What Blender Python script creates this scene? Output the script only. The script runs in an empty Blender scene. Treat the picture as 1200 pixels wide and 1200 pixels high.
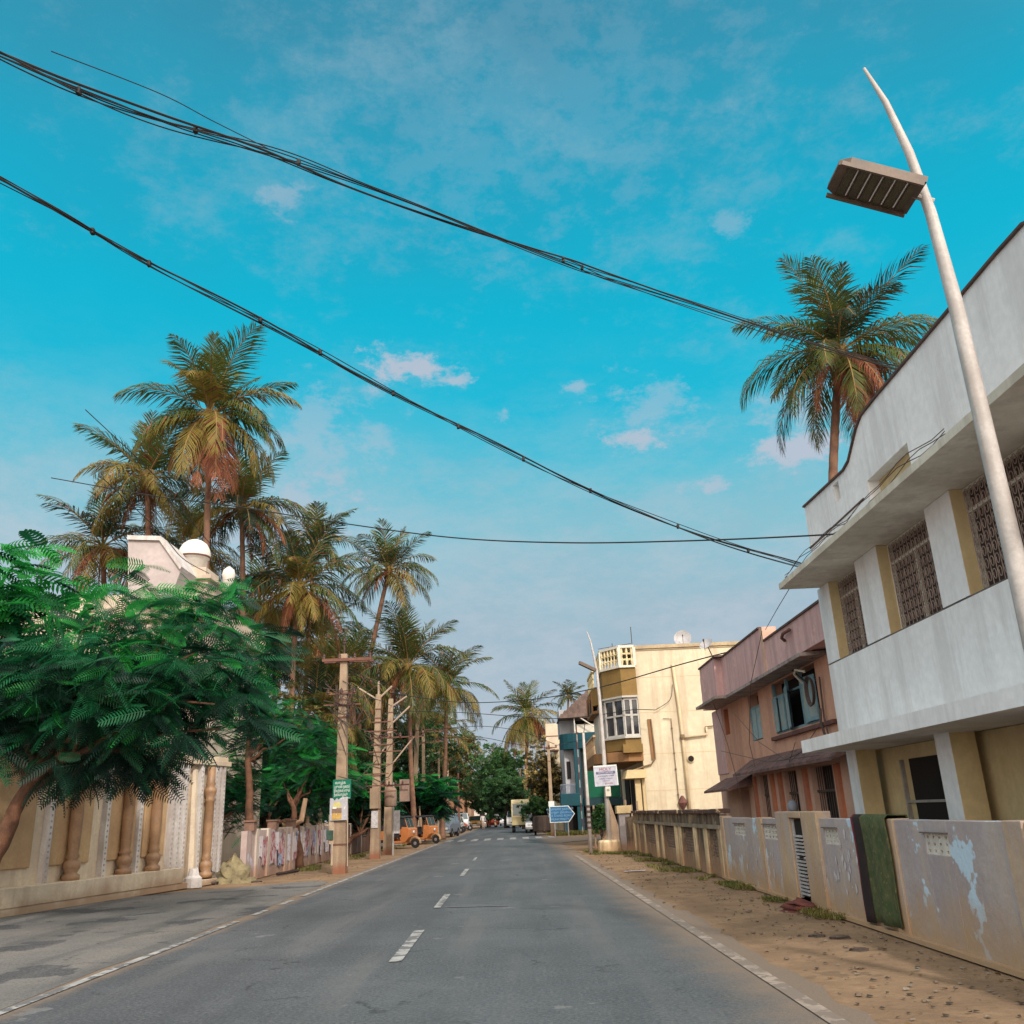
import bpy, math, random
import numpy as np
from mathutils import Vector, Matrix
C = bpy.context.scene.collection
sc = bpy.context.scene
PI = math.pi
rad = math.radians

# ------------------------------------------------------------------ camera
F_ = 1045.0; PITCH = math.atan(353/F_); ROLL = rad(2.45); EYE = 1.6
vF = Vector((0, math.cos(PITCH), math.sin(PITCH)))
_R0 = Vector((1, 0, 0)); _U0 = Vector((0, -math.sin(PITCH), math.cos(PITCH)))
vU = _U0*math.cos(ROLL) + _R0*math.sin(ROLL)
vR = _R0*math.cos(ROLL) - _U0*math.sin(ROLL)
CAM = Vector((0, 0, EYE))
cd = bpy.data.cameras.new('camera'); cam = bpy.data.objects.new('camera', cd); C.objects.link(cam)
cd.sensor_width = 36; cd.lens = 36*F_/1200; cd.clip_start = 0.05; cd.clip_end = 4000
m = Matrix((( vR.x, vU.x, -vF.x, 0), (vR.y, vU.y, -vF.y, 0), (vR.z, vU.z, -vF.z, EYE), (0, 0, 0, 1)))
cam.matrix_world = m
sc.camera = cam

def _ray(x, y): return vF + vR*((x-600)/F_) - vU*((y-600)/F_)
def at(x, y, Y):              # point of the survey at distance Y
    d = _ray(x, y); return CAM + d*(Y/d.y)
def onx(x, y, X):             # point of the survey on the wall plane x = X
    d = _ray(x, y); return CAM + d*(X/d.x)
def gr(x, y, z=0.0):
    d = _ray(x, y); return CAM + d*((z-EYE)/d.z)

# ------------------------------------------------------------------ bookkeeping
def tag(o, label=None, cat=None, group=None, kind=None):
    if label: o['label'] = label
    if cat: o['category'] = cat
    if group: o['group'] = group
    if kind: o['kind'] = kind
    return o
def thing(name, label, cat, loc=(0, 0, 0), rz=0, group=None):
    o = bpy.data.objects.new(name, None); C.objects.link(o)
    o.location = loc; o.rotation_euler = (0, 0, rz); o.empty_display_size = 0.3
    return tag(o, label, cat, group)
def copy_tree(o, parent=None):
    c = o.copy(); C.objects.link(c)
    if parent: c.parent = parent
    for ch in KIDS.get(o.name, []):
        k = copy_tree(ch, c); KIDS.setdefault(c.name, []).append(k)
    return c
KIDS = {}

# ------------------------------------------------------------------ materials
def lin(c):
    if isinstance(c, str):
        c = [int(c[i:i+2], 16)/255 for i in (0, 2, 4)]
        return tuple(((v+0.055)/1.055)**2.4 if v > 0.04045 else v/12.92 for v in c)
    return tuple(c)
MATS = {}
def mat(name, col, col2=None, scale=3.0, rough=0.8, bump=0.0, bscale=None, streak=None, streak_amt=0.5,
        dirt=None, dirt_h=0.5, dirt_z=0.0, metal=0.0, spots=None, spot_scale=6, spot_thr=0.62, trans=0.0, spec=0.3, coords='Object', tl=0.0):
    if name in MATS: return MATS[name]
    m = bpy.data.materials.new(name); m.use_nodes = True; MATS[name] = m
    nt = m.node_tree; N = nt.nodes; L = nt.links
    b = N['Principled BSDF']
    b.inputs['Roughness'].default_value = rough; b.inputs['Metallic'].default_value = metal
    b.inputs['Specular IOR Level'].default_value = spec
    tc = N.new('ShaderNodeTexCoord'); co = tc.outputs[coords]
    def noise(s, det=5, sc3=None, rg=0.6):
        n = N.new('ShaderNodeTexNoise'); n.inputs['Scale'].default_value = s; n.inputs['Detail'].default_value = det
        n.inputs['Roughness'].default_value = rg
        if sc3:
            mp = N.new('ShaderNodeMapping'); mp.inputs['Scale'].default_value = sc3
            L.new(co, mp.inputs[0]); L.new(mp.outputs[0], n.inputs['Vector'])
        else: L.new(co, n.inputs['Vector'])
        return n.outputs['Fac']
    def ramp(f, a, bb):
        r = N.new('ShaderNodeMapRange'); r.inputs[1].default_value = a; r.inputs[2].default_value = bb
        r.interpolation_type = 'SMOOTHSTEP'; L.new(f, r.inputs[0]); return r.outputs[0]
    def mix(f, a, bb):
        x = N.new('ShaderNodeMix'); x.data_type = 'RGBA'
        if isinstance(f, float): x.inputs[0].default_value = f
        else: L.new(f, x.inputs[0])
        for s, v in ((6, a), (7, bb)):
            if isinstance(v, tuple): x.inputs[s].default_value = (*v, 1)
            else: L.new(v, x.inputs[s])
        return x.outputs[2]
    def mul(a, k):
        x = N.new('ShaderNodeMath'); x.operation = 'MULTIPLY'; L.new(a, x.inputs[0])
        if isinstance(k, float): x.inputs[1].default_value = k
        else: L.new(k, x.inputs[1])
        return x.outputs[0]
    c1 = lin(col); c2 = lin(col2) if col2 else tuple(v*0.82 for v in c1)
    cur = mix(ramp(noise(scale), 0.35, 0.65), c1, c2)
    fine = ramp(noise(scale*9, 3), 0.3, 0.7)
    cur = mix(mul(fine, 0.35), cur, tuple(v*0.78 for v in c2))
    if streak:
        cur = mix(mul(ramp(noise(1.0, 6, (2.2, 2.2, 0.22), 0.7), 0.44, 0.64), float(streak_amt)), cur, lin(streak))
    if spots:
        cur = mix(ramp(noise(spot_scale, 4), spot_thr, spot_thr+0.03), cur, lin(spots))
    if dirt:
        sep = N.new('ShaderNodeSeparateXYZ'); L.new(co, sep.inputs[0])
        add = N.new('ShaderNodeMath'); add.operation = 'MULTIPLY_ADD'; L.new(noise(1.7), add.inputs[0]); add.inputs[1].default_value = -dirt_h*1.6
        L.new(sep.outputs[2], add.inputs[2])
        r = ramp(add.outputs[0], dirt_z+dirt_h*0.2, dirt_z-dirt_h*0.8)
        cur = mix(mul(r, 0.85), cur, lin(dirt))
    L.new(cur, b.inputs['Base Color'])
    if bump:
        bp = N.new('ShaderNodeBump'); bp.inputs['Strength'].default_value = bump; bp.inputs['Distance'].default_value = 0.02
        L.new(noise(bscale or scale*12, 6), bp.inputs['Height']); L.new(bp.outputs[0], b.inputs['Normal'])
    if tl:
        t = N.new('ShaderNodeBsdfTranslucent'); L.new(cur, t.inputs[0])
        ms = N.new('ShaderNodeMixShader'); ms.inputs[0].default_value = tl
        L.new(b.outputs[0], ms.inputs[1]); L.new(t.outputs[0], ms.inputs[2]); L.new(ms.outputs[0], N['Material Output'].inputs[0])
    return m
def glass(name, col, rough=0.08):
    return mat(name, col, None, 0.6, rough=rough, spec=0.9)

# ------------------------------------------------------------------ mesh builder
class MB:
    def __init__(s): s.v = []; s.f = []; s.m = []
    def quad(s, pts, mi=0):
        n = len(s.v); s.v += [tuple(p) for p in pts]; s.f.append(tuple(range(n, n+len(pts)))); s.m.append(mi)
    def box(s, x0, x1, y0, y1, z0, z1, mi=0, bev=0.0):
        if x0 > x1: x0, x1 = x1, x0
        if y0 > y1: y0, y1 = y1, y0
        if z0 > z1: z0, z1 = z1, z0
        n = len(s.v)
        s.v += [(x0,y0,z0),(x1,y0,z0),(x1,y1,z0),(x0,y1,z0),(x0,y0,z1),(x1,y0,z1),(x1,y1,z1),(x0,y1,z1)]
        for f in ((0,3,2,1),(4,5,6,7),(0,1,5,4),(1,2,6,5),(2,3,7,6),(3,0,4,7)):
            s.f.append(tuple(n+i for i in f)); s.m.append(mi)
        return s
    def prism(s, pts, axis, a, b, mi=0):
        """extrude a polygon given in the two other axes, along axis from a to b"""
        def P(u, v, w):
            return (w, u, v) if axis == 'x' else ((u, w, v) if axis == 'y' else (u, v, w))
        n = len(s.v); k = len(pts)
        s.v += [P(u, v, a) for u, v in pts] + [P(u, v, b) for u, v in pts]
        s.f.append(tuple(range(n+k-1, n-1, -1))); s.f.append(tuple(range(n+k, n+2*k))); s.m += [mi, mi]
        for i in range(k):
            j = (i+1) % k; s.f.append((n+i, n+j, n+k+j, n+k+i)); s.m.append(mi)
        return s
    def tube(s, path, r, n=6, mi=0, cap=True, square=False):
        path = [Vector(p) for p in path]; k = len(path)
        rs = [r]*k if isinstance(r, (int, float)) else list(r)
        base = len(s.v); up = None
        for i, p in enumerate(path):
            d = (path[min(i+1, k-1)] - path[max(i-1, 0)]).normalized()
            if up is None:
                up = Vector((0, 0, 1)) if abs(d.z) < 0.95 else Vector((0, 1, 0))
            a = d.cross(up)
            if a.length < 1e-5: a = d.cross(Vector((1, 0.1, 0)))
            a.normalize(); b = a.cross(d).normalized(); up = b
            for j in range(n):
                t = 2*PI*j/n + (PI/4 if square else 0)
                s.v.append(tuple(p + (a*math.cos(t) + b*math.sin(t))*rs[i]))
        for i in range(k-1):
            for j in range(n):
                j2 = (j+1) % n
                s.f.append((base+i*n+j, base+i*n+j2, base+(i+1)*n+j2, base+(i+1)*n+j)); s.m.append(mi)
        if cap:
            s.f.append(tuple(base+j for j in range(n-1, -1, -1))); s.m.append(mi)
            s.f.append(tuple(base+(k-1)*n+j for j in range(n))); s.m.append(mi)
        return s
    def lathe(s, prof, c=(0, 0, 0), n=12, mi=0, axis='z'):
        base = len(s.v); k = len(prof)
        for r, h in prof:
            for j in range(n):
                t = 2*PI*j/n; a, b = r*math.cos(t), r*math.sin(t)
                if axis == 'z': p = (c[0]+a, c[1]+b, c[2]+h)
                elif axis == 'y': p = (c[0]+a, c[1]+h, c[2]+b)
                else: p = (c[0]+h, c[1]+a, c[2]+b)
                s.v.append(p)
        for i in range(k-1):
            for j in range(n):
                j2 = (j+1) % n
                s.f.append((base+i*n+j, base+i*n+j2, base+(i+1)*n+j2, base+(i+1)*n+j)); s.m.append(mi)
        s.f.append(tuple(base+j for j in range(n-1, -1, -1))); s.m.append(mi)
        s.f.append(tuple(base+(k-1)*n+j for j in range(n))); s.m.append(mi)
        return s
    def build(s, name, mats, parent=None, world=False, smooth=False, bevel=0.0, label=None):
        if not isinstance(mats, (list, tuple)): mats = [mats]
        me = bpy.data.meshes.new(name)
        vs = s.v
        if world and parent is not None:
            p = parent
            off = Vector((0, 0, 0)); 
            while p is not None: off = off + Vector(p.location); p = p.parent
            vs = [(x-off.x, y-off.y, z-off.z) for x, y, z in s.v]
        me.from_pydata(vs, [], s.f); me.update()
        for mm in mats: me.materials.append(mm)
        me.polygons.foreach_set('material_index', s.m)
        if smooth: me.polygons.foreach_set('use_smooth', [True]*len(s.f))
        o = bpy.data.objects.new(name, me); C.objects.link(o)
        if parent is not None: o.parent = parent; KIDS.setdefault(parent.name, []).append(o)
        if bevel:
            b = o.modifiers.new('bevel', 'BEVEL'); b.width = bevel; b.segments = 2; b.limit_method = 'ANGLE'; b.angle_limit = rad(40)
        if label: o['label'] = label
        return o

def npmesh(name, verts, faces, mats, midx, parent=None, smooth=False):
    """verts (n,3), faces (m,4) arrays -> object"""
    me = bpy.data.meshes.new(name); nv, nf = len(verts), len(faces); k = faces.shape[1]
    me.vertices.add(nv); me.vertices.foreach_set('co', np.asarray(verts, np.float32).ravel())
    me.loops.add(nf*k); me.loops.foreach_set('vertex_index', faces.astype(np.int32).ravel())
    me.polygons.add(nf); me.polygons.foreach_set('loop_start', np.arange(0, nf*k, k, dtype=np.int32))
    me.polygons.foreach_set('loop_total', np.full(nf, k, np.int32))
    me.polygons.foreach_set('material_index', midx.astype(np.int32))
    if smooth: me.polygons.foreach_set('use_smooth', np.ones(nf, bool))
    for mm in mats: me.materials.append(mm)
    me.update(calc_edges=True); me.validate()
    o = bpy.data.objects.new(name, me); C.objects.link(o)
    if parent is not None: o.parent = parent; KIDS.setdefault(parent.name, []).append(o)
    return o

def text(s, size, matl, parent, loc, rot=(PI/2, 0, 0), name='lettering', align='CENTER', sx=1.0):
    cu = bpy.data.curves.new(name, 'FONT'); cu.body = s; cu.size = size; cu.align_x = align; cu.align_y = 'CENTER'; cu.extrude = 0.002
    t = bpy.data.objects.new(name, cu); C.objects.link(t)
    dg = bpy.context.evaluated_depsgraph_get(); dg.update()
    me = bpy.data.meshes.new_from_object(t.evaluated_get(dg)); bpy.data.objects.remove(t)
    me.materials.clear(); me.materials.append(matl)
    o = bpy.data.objects.new(name, me); C.objects.link(o); o.parent = parent; o.location = loc; o.rotation_euler = rot; o.scale = (sx, 1, 1)
    KIDS.setdefault(parent.name, []).append(o)
    return o
def structure(name, mb, m, **k):
    o = mb.build(name, m, **k); o['kind'] = 'structure'; return o

# ------------------------------------------------------------------ light, sky
SUN_EL = rad(36); SUN_DIR = Vector((0.33, -0.94, 0)).normalized()*math.cos(SUN_EL) + Vector((0, 0, math.sin(SUN_EL)))
w = bpy.data.worlds.new('World'); sc.world = w; w.use_nodes = True
nt = w.node_tree; N = nt.nodes; L = nt.links; N.clear()
out = N.new('ShaderNodeOutputWorld'); bg = N.new('ShaderNodeBackground'); bg.inputs[1].default_value = 0.1
L.new(bg.outputs[0], out.inputs[0])
tc = N.new('ShaderNodeTexCoord'); D = tc.outputs['Generated']
sky = N.new('ShaderNodeTexSky'); sky.sky_type = 'NISHITA'; sky.sun_disc = False
sky.sun_elevation = SUN_EL; sky.sun_rotation = math.atan2(SUN_DIR.x, SUN_DIR.y); sky.air_density = 1.2; sky.dust_density = 1.5
sep = N.new('ShaderNodeSeparateXYZ'); L.new(D, sep.inputs[0])
def wn(kind, **k):
    n = N.new(kind)
    for a, b in k.items(): setattr(n, a, b)
    return n
def wmath(op, a, b=None, c=None):
    n = wn('ShaderNodeMath', operation=op)
    for i, v in enumerate((a, b, c)):
        if v is None: continue
        if isinstance(v, (int, float)): n.inputs[i].default_value = v
        else: L.new(v, n.inputs[i])
    return n.outputs[0]
def wmix(f, a, b, blend='MIX'):
    x = wn('ShaderNodeMix', data_type='RGBA', blend_type=blend)
    if isinstance(f, (int, float)): x.inputs[0].default_value = f
    else: L.new(f, x.inputs[0])
    for s_, v in ((6, a), (7, b)):
        if isinstance(v, tuple): x.inputs[s_].default_value = (*v, 1)
        else: L.new(v, x.inputs[s_])
    return x.outputs[2]
def wramp(f, a, b):
    r = wn('ShaderNodeMapRange', interpolation_type='SMOOTHSTEP'); r.inputs[1].default_value = a; r.inputs[2].default_value = b
    L.new(f, r.inputs[0]); return r.outputs[0]
def wnoise(scale, det=5, sc3=(1, 1, 1), rg=0.6):
    mp = wn('ShaderNodeMapping'); mp.inputs['Scale'].default_value = sc3; L.new(D, mp.inputs[0])
    n = wn('ShaderNodeTexNoise'); n.inputs['Scale'].default_value = scale; n.inputs['Detail'].default_value = det; n.inputs['Roughness'].default_value = rg
    L.new(mp.outputs[0], n.inputs['Vector']); return n.outputs['Fac']
cr = wn('ShaderNodeValToRGB'); e = cr.color_ramp.elements
stops = [(0.0, 'b8bac6'), (0.09, 'aebccb'), (0.2, 'a2bccb'), (0.285, '8ac4d3'), (0.36, '5cc2d8'), (0.44, '16bcda'), (0.52, '00b7d6'),
         (0.60, '16aaca'), (0.68, '2c9dbc'), (0.74, '3592b0'), (1.0, '3a86a6')]
while len(e) < len(stops): e.new(0.5)
for el, (p, c) in zip(e, stops): el.position = p; el.color = (*lin(c), 1)
zz = wmath('ADD', sep.outputs[2], wmath('MULTIPLY', wmath('SUBTRACT', wnoise(5, 3), 0.5), 0.10))
L.new(zz, cr.inputs[0])
base = cr.outputs[0]
# faint high mist, blotchy
base = wmix(wmath('MULTIPLY', wramp(wnoise(4.5, 8, (1, 1, 1.8), 0.72), 0.50, 0.72), 0.33), base, lin('9cbccb'))
lowm = wmath('MULTIPLY', wramp(sep.outputs[2], .52, .12), wramp(wnoise(7, 9, (1, 1, 2.4), 0.75), 0.40, 0.66))
base = wmix(wmath('MULTIPLY', lowm, 0.62), base, lin('bfc9d4'))
leftm = wmath('MULTIPLY', wramp(sep.outputs[0], -.02, -.30), wramp(sep.outputs[2], .46, .22))
base = wmix(wmath('MULTIPLY', wmath('MULTIPLY', leftm, wramp(wnoise(11, 9, (1, 1, 1.5), 0.75), 0.30, 0.62)), 0.55), base, lin('c9d0dc'))
# small fair-weather puffs
puffs = [((466,428), 0.050, 0.30, .85), ((532,447), 0.022, 0.35, .7), ((750,514), 0.038, 0.33, .75), ((935,520), 0.05, 0.42, .85),
         ((683,453), 0.020, 0.3, .5), ((830,568), 0.024, 0.4, .6), ((335,232), 0.022, 0.7, .35), ((850,262), 0.022, 0.6, .28), ((590,488), .012, .8, .5),
         ((370,520), 0.07, 0.8, .35), ((600,110), .20, .6, .11), ((760,480), .06, .5, .35), ((940,490), .05, .6, .5), ((330,600), .08, .8, .5)]
cn = wnoise(26, 7, (1, 1, 1.7), 0.68)
cm = None
for (px, py), rr, fl, amt in puffs:
    d = _ray(px, py).normalized()
    vs = wn('ShaderNodeVectorMath', operation='SUBTRACT'); L.new(D, vs.inputs[0]); vs.inputs[1].default_value = tuple(d)
    vm = wn('ShaderNodeVectorMath', operation='MULTIPLY'); L.new(vs.outputs[0], vm.inputs[0]); vm.inputs[1].default_value = (1, 1, 1/fl)
    vl = wn('ShaderNodeVectorMath', operation='LENGTH'); L.new(vm.outputs[0], vl.inputs[0])
    k = wramp(wmath('ADD', vl.outputs['Value'], wmath('MULTIPLY', wmath('SUBTRACT', cn, 0.5), -rr*5.0)), rr*1.25, rr*0.15)
    k = wmath('MULTIPLY', k, amt)
    cm = k if cm is None else wmath('MAXIMUM', cm, k)
base = wmix(cm, base, lin('c3c6d4'))
# unseen sky behind the viewer: warm white added to brighten facing walls, strongest sunward
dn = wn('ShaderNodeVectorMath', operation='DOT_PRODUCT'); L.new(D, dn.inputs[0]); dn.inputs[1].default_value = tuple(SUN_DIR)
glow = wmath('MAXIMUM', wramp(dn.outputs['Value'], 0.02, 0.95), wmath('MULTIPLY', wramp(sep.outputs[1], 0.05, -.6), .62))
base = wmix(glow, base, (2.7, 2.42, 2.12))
nis = wmix(1.0, sky.outputs[0], (0.1, 0.1, 0.1), 'MULTIPLY')
base = wmix(0.06, base, nis)
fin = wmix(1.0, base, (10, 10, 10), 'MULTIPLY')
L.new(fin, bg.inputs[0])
ld = bpy.data.lights.new('sun', 'SUN'); ld.energy = 2.9; ld.angle = rad(3); ld.color = (1.0, 0.92, 0.82)
lo = bpy.data.objects.new('sun', ld); C.objects.link(lo); lo.rotation_euler = (-SUN_DIR).to_track_quat('-Z', 'Y').to_euler()
sc.view_settings.view_transform = 'Standard'; sc.view_settings.look = 'None'; sc.view_settings.exposure = 0; sc.view_settings.gamma = 1
sc.cycles.max_bounces = 6; sc.cycles.diffuse_bounces = 3; sc.cycles.transparent_max_bounces = 4

# ------------------------------------------------------------------ foliage
def leafmat(name, c, c2, tl=0.3, rough=0.55):
    return mat(name, c, c2, 1.3, rough=rough, tl=tl, spec=0.35)
PALM = [leafmat('palm_green', (0.05,0.10,0.026), (0.10,0.13,0.03)), leafmat('palm_olive', (0.13,0.145,0.03), (0.07,0.095,0.026)),
        leafmat('palm_yellow', (0.28,0.21,0.042), (0.19,0.16,0.036)), leafmat('palm_dry', (0.26,0.085,0.04), (0.17,0.06,0.032), 0.15, 0.8),
        mat('palm_rachis', (0.30,0.21,0.07), (0.22,0.13,0.05), 2), leafmat('palm_dark', (0.02,0.045,0.03), (0.04,0.07,0.035))]
TRUNKM = mat('palm_bark', '8a6850', '67493c', 2.0, bump=0.6, streak='6b5245', streak_amt=0.5)
BARK = mat('tree_bark', '7a5540', '543b2e', 4.0, bump=0.8)
BARKD = mat('tree_bark_dark', '4a3a32', '33282a', 4.0, bump=0.8)

def frond(rng, az, e0, droop, L, mi, nl=34, wid=0.055, hang=0.5, ll=0.33, stiff=0.0, fold=0.35):
    """returns verts, quads, midx for one feather leaf starting at the origin"""
    K = 14; pts = []; dirs = []
    p = np.zeros(3); a = az; seg = L/K; tw = rng.normal(0, .22)
    for i in range(K+1):
        t = i/K; e = e0 - droop*(t**1.35)
        aa = a + tw*t
        d = np.array([math.cos(e)*math.cos(aa), math.cos(e)*math.sin(aa), math.sin(e)])
        pts.append(p.copy()); dirs.append(d); p = p + d*seg
    pts = np.array(pts); dirs = np.array(dirs)
    nl = int(nl*1.3); wid = wid*1.35
    V = []; Q = []; M = []
    # rachis strip (three sided)
    for i in range(K+1):
        r = 0.045*(1-i/K)**0.8+0.008; d = dirs[i]
        sd = np.cross(d, [0, 0, 1.0]); n_ = np.linalg.norm(sd); sd = sd/n_ if n_ > 1e-3 else np.array([1.0, 0, 0])
        up = np.cross(sd, d)
        V += [pts[i]-sd*r, pts[i]+sd*r, pts[i]-up*r*1.2]
    for i in range(K):
        b = i*3
        for j in range(3):
            Q.append((b+j, b+(j+1) % 3, b+3+(j+1) % 3, b+3+j)); M.append(4)
    g = np.array([0, 0, -1.0]); lv = rng.uniform(.82, 1.12)
    gap = rng.uniform(0, 1) < 0.6; g0 = rng.uniform(.35, .85)
    for s in (-1, 1):
        for k in range(nl):
            t = 0.13 + 0.87*(k+rng.uniform(-.3, .3))/nl
            if (gap and abs(t-g0) < 0.025) or rng.uniform() < .06: continue
            x = min(max(t, 0)*K, K-0.001); i = int(x); f = x-i
            P = pts[i]*(1-f)+pts[i+1]*f; d = dirs[i]*(1-f)+dirs[i+1]*f
            sd = np.cross(d, [0, 0, 1.0]); n_ = np.linalg.norm(sd); sd = sd/n_ if n_ > 1e-3 else np.array([1.0, 0, 0])
            up = np.cross(sd, d)
            lt = L*ll*lv*(math.sin(PI*min(1, 0.16+0.80*t))**0.75)*rng.uniform(.85, 1.1)
            d1 = d*(0.45+0.55*t) + sd*s*(0.9-0.35*t) + up*fold*(1-t) + g*hang*0.35 + rng.normal(0, .06, 3)
            d1 /= np.linalg.norm(d1)
            d2 = d1 + g*(hang*1.5) + rng.normal(0, .08, 3); d2 /= np.linalg.norm(d2)
            wv = d*wid*0.5
            A = P; B = P+d1*lt*0.5; Cc = B+d2*lt*0.5
            b = len(V)
            V += [A-wv*0.6, A+wv*0.6, B-wv, B+wv, Cc-wv*0.12, Cc+wv*0.12]
            Q += [(b, b+1, b+3, b+2), (b+2, b+3, b+5, b+4)]; mm = mi if rng.uniform() > .08 else 3
            M += [mm, mm]
    return np.array(V), np.array(Q), np.array(M)

def make_palm(label, crown, base, L=4.0, n=26, seed=1, dead=5, skirt=0.0, group=None, nl=34, trunk_r=0.17, dark=0.15, yellow=0.3, nuts=True, name='coconut_palm', special=None, wid=0.055):
    rng = np.random.default_rng(seed)
    crown = Vector(crown); base = Vector((base[0], base[1], 0))
    t = thing(name, label, 'palm tree', base, 0, group)
    top = crown-base
    path = []; K = 16
    for i in range(K+1):
        u = i/K
        path.append(Vector((top.x*(u**1.7), top.y*(u**1.7), top.z*u)) + Vector((math.sin(u*5+seed)*0.12, math.cos(u*4+seed)*.1, 0))*(1-u))
    tr = MB(); pp = []; rr = []
    for i in range(K*4+1):
        x = i/4; j = min(int(x), K-1); f = x-j
        pp.append(path[j]*(1-f)+path[j+1]*f)
        u = i/(K*4); rr.append(trunk_r*(.6*math.exp(-u*14)+1.0-0.28*u)*(1.0 if i % 2 else 1.06))
    tr.tube(pp, rr, 10); tr.build('trunk', TRUNKM, t, smooth=True)
    # boss of old leaf bases
    Vs, Qs, Ms = [], [], []; off = 0
    def add(V, Q, M):
        nonlocal off
        Vs.append(V + np.array(top)); Qs.append(Q+off); Ms.append(M); off += len(V)
    ga = 2.39996
    n = int(n*1.15); L = L*1.08*rng.uniform(.96, 1.04)
    for i in range(n):
        u = (i+0.5)/n
        az = i*ga+rng.normal(0, .18)
        e0 = rad(86 - 118*u**0.9) + rng.normal(0, .12)
        droop = rad(12 + 74*math.sin(min(1, u*1.15)*PI*.72)**1.3) + rng.normal(0, .16)
        r_ = rng.uniform()
        if u < 0.35: mi = 0 if r_ < .45 else 1
        else: mi = 2 if r_ < yellow else (1 if r_ < 0.75 else 0)
        if rng.uniform() < dark: mi = 5
        Lf = L*(0.78 if u < .12 else 1.0)*rng.uniform(.88, 1.08)
        add(*frond(rng, az, e0, droop, Lf, mi, nl, wid, hang=0.15+0.75*u, fold=.5*(1-u)))
    if special:
        for (az, e0, droop, Lf, mi) in special: add(*frond(rng, rad(az), rad(e0), rad(droop), Lf, mi, nl, wid, hang=.6))
    V = np.concatenate(Vs); Q = np.concatenate(Qs); M = np.concatenate(Ms)
    npmesh('crown', V, Q, PALM, M, t)
    if dead:
        Vs, Qs, Ms = [], [], []; off = 0
        for i in range(dead):
            az = rng.uniform(0, 2*PI)
            add(*frond(rng, az, rad(-25)+rng.normal(0, .1), rad(55+20*rng.uniform()), L*(0.6+0.35*rng.uniform()), 3 if rng.uniform() < .75 else 2, nl, wid, hang=.9, ll=.2))
        for i in range(int(skirt*26)):
            az = rng.uniform(0, 2*PI)
            add(*frond(rng, az, rad(-35)+rng.normal(0, .15), rad(50), L*(0.7+0.5*rng.uniform()), [3, 2, 1, 2][int(rng.integers(4))], nl, wid, hang=.95, ll=.30))
        npmesh('dead_fronds', np.concatenate(Vs), np.concatenate(Qs), PALM, np.concatenate(Ms), t)
    if nuts:
        b = MB()
        for i in range(5):
            a = rng.uniform(0, 2*PI); c = top+Vector((math.cos(a)*.3, math.sin(a)*.3, -.35-.3*rng.uniform())); b = MB()
            b.lathe([(0.02, -.14), (.09, -.09), (.125, 0), (.09, .09), (.02, .14)], c, 8); b.build('coconut', mat('coconut', '7d7a35', '6b5a2a', 2), t, smooth=True)
        b = MB()
        for i in range(16):
            a = i*ga; c = top
            b.tube([c+Vector((math.cos(a)*.10, math.sin(a)*.10, -.5)), c+Vector((math.cos(a)*.2, math.sin(a)*.2, -.1)), c+Vector((math.cos(a)*.26, math.sin(a)*.26, .25))], [.09, .075, .04], 5)
        b.build('leaf_bases', PALM[4], t)
    return t

def spray_tpl(n=15, ln=0.20, w=0.040, droop=0.32):
    """feathery compound leaf, unit length along +x"""
    V = []; Q = []
    zz = lambda t: -droop*t*t
    for i in range(5):
        t0, t1 = i/5, (i+1)/5; b = len(V)
        V += [(t0, -.008, zz(t0)), (t0, .008, zz(t0)), (t1, .006, zz(t1)), (t1, -.006, zz(t1))]; Q.append((b, b+1, b+2, b+3))
    for k in range(n):
        t = 0.12+0.88*k/(n-1); l = ln*math.sin(PI*(0.14+0.76*t))**.7
        for s in (-1, 1):
            b = len(V); z = zz(t)
            V += [(t-w*.3, 0, z), (t+w*.3, 0, z), (t+w*.55+.22*l, s*l*.62, z-.10*l), (t-w*.45+.22*l, s*l*.6, z-.10*l)]
            V += [(t+w*.1+.45*l, s*l, z-.30*l), (t-w*.1+.45*l, s*l, z-.30*l)]
            Q += [(b, b+1, b+2, b+3), (b+3, b+2, b+4, b+5)]
    return np.array(V, float), np.array(Q)
def leaf_tpl():
    """a little sprig of six broad leaves, unit size"""
    V = []; Q = []; rg = np.random.default_rng(3)
    for k in range(6):
        a = k*2.4; e = rg.uniform(-.5, .5); d = np.array([math.cos(a)*math.cos(e), math.sin(a)*math.cos(e), math.sin(e)]); s = np.cross(d, [0, 0, 1]); s /= np.linalg.norm(s)
        s = s*math.cos(.6)+np.array([0, 0, 1])*math.sin(rg.uniform(-.8, .8))
        b = len(V); V += [d*.08, d*.5+s*.2, d*1.0, d*.5-s*.2]; Q.append((b, b+1, b+2, b+3))
    return np.array(V), np.array(Q)
SPR = spray_tpl(); SPR_LO = spray_tpl(8, .3, .11); LEAF = leaf_tpl()

def scatter(tpl, pos, dirs, size, roll, mi):
    V, Q = tpl; n = len(pos)
    d = dirs/np.linalg.norm(dirs, axis=1)[:, None]
    z = np.tile([0, 0, 1.0], (n, 1)); s = np.cross(z, d); ln = np.linalg.norm(s, axis=1); s[ln < 1e-3] = [0, 1, 0]; s /= np.linalg.norm(s, axis=1)[:, None]
    u = np.cross(d, s); cr_, sr_ = np.cos(roll)[:, None], np.sin(roll)[:, None]
    s2 = s*cr_+u*sr_; u2 = u*cr_-s*sr_
    P = pos[:, None, :] + size[:, None, None]*(V[None, :, 0:1]*d[:, None, :]+V[None, :, 1:2]*s2[:, None, :]+V[None, :, 2:3]*u2[:, None, :])
    F = Q[None, :, :]+(np.arange(n)*len(V))[:, None, None]
    return P.reshape(-1, 3), F.reshape(-1, 4), np.repeat(mi, len(Q))

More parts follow.
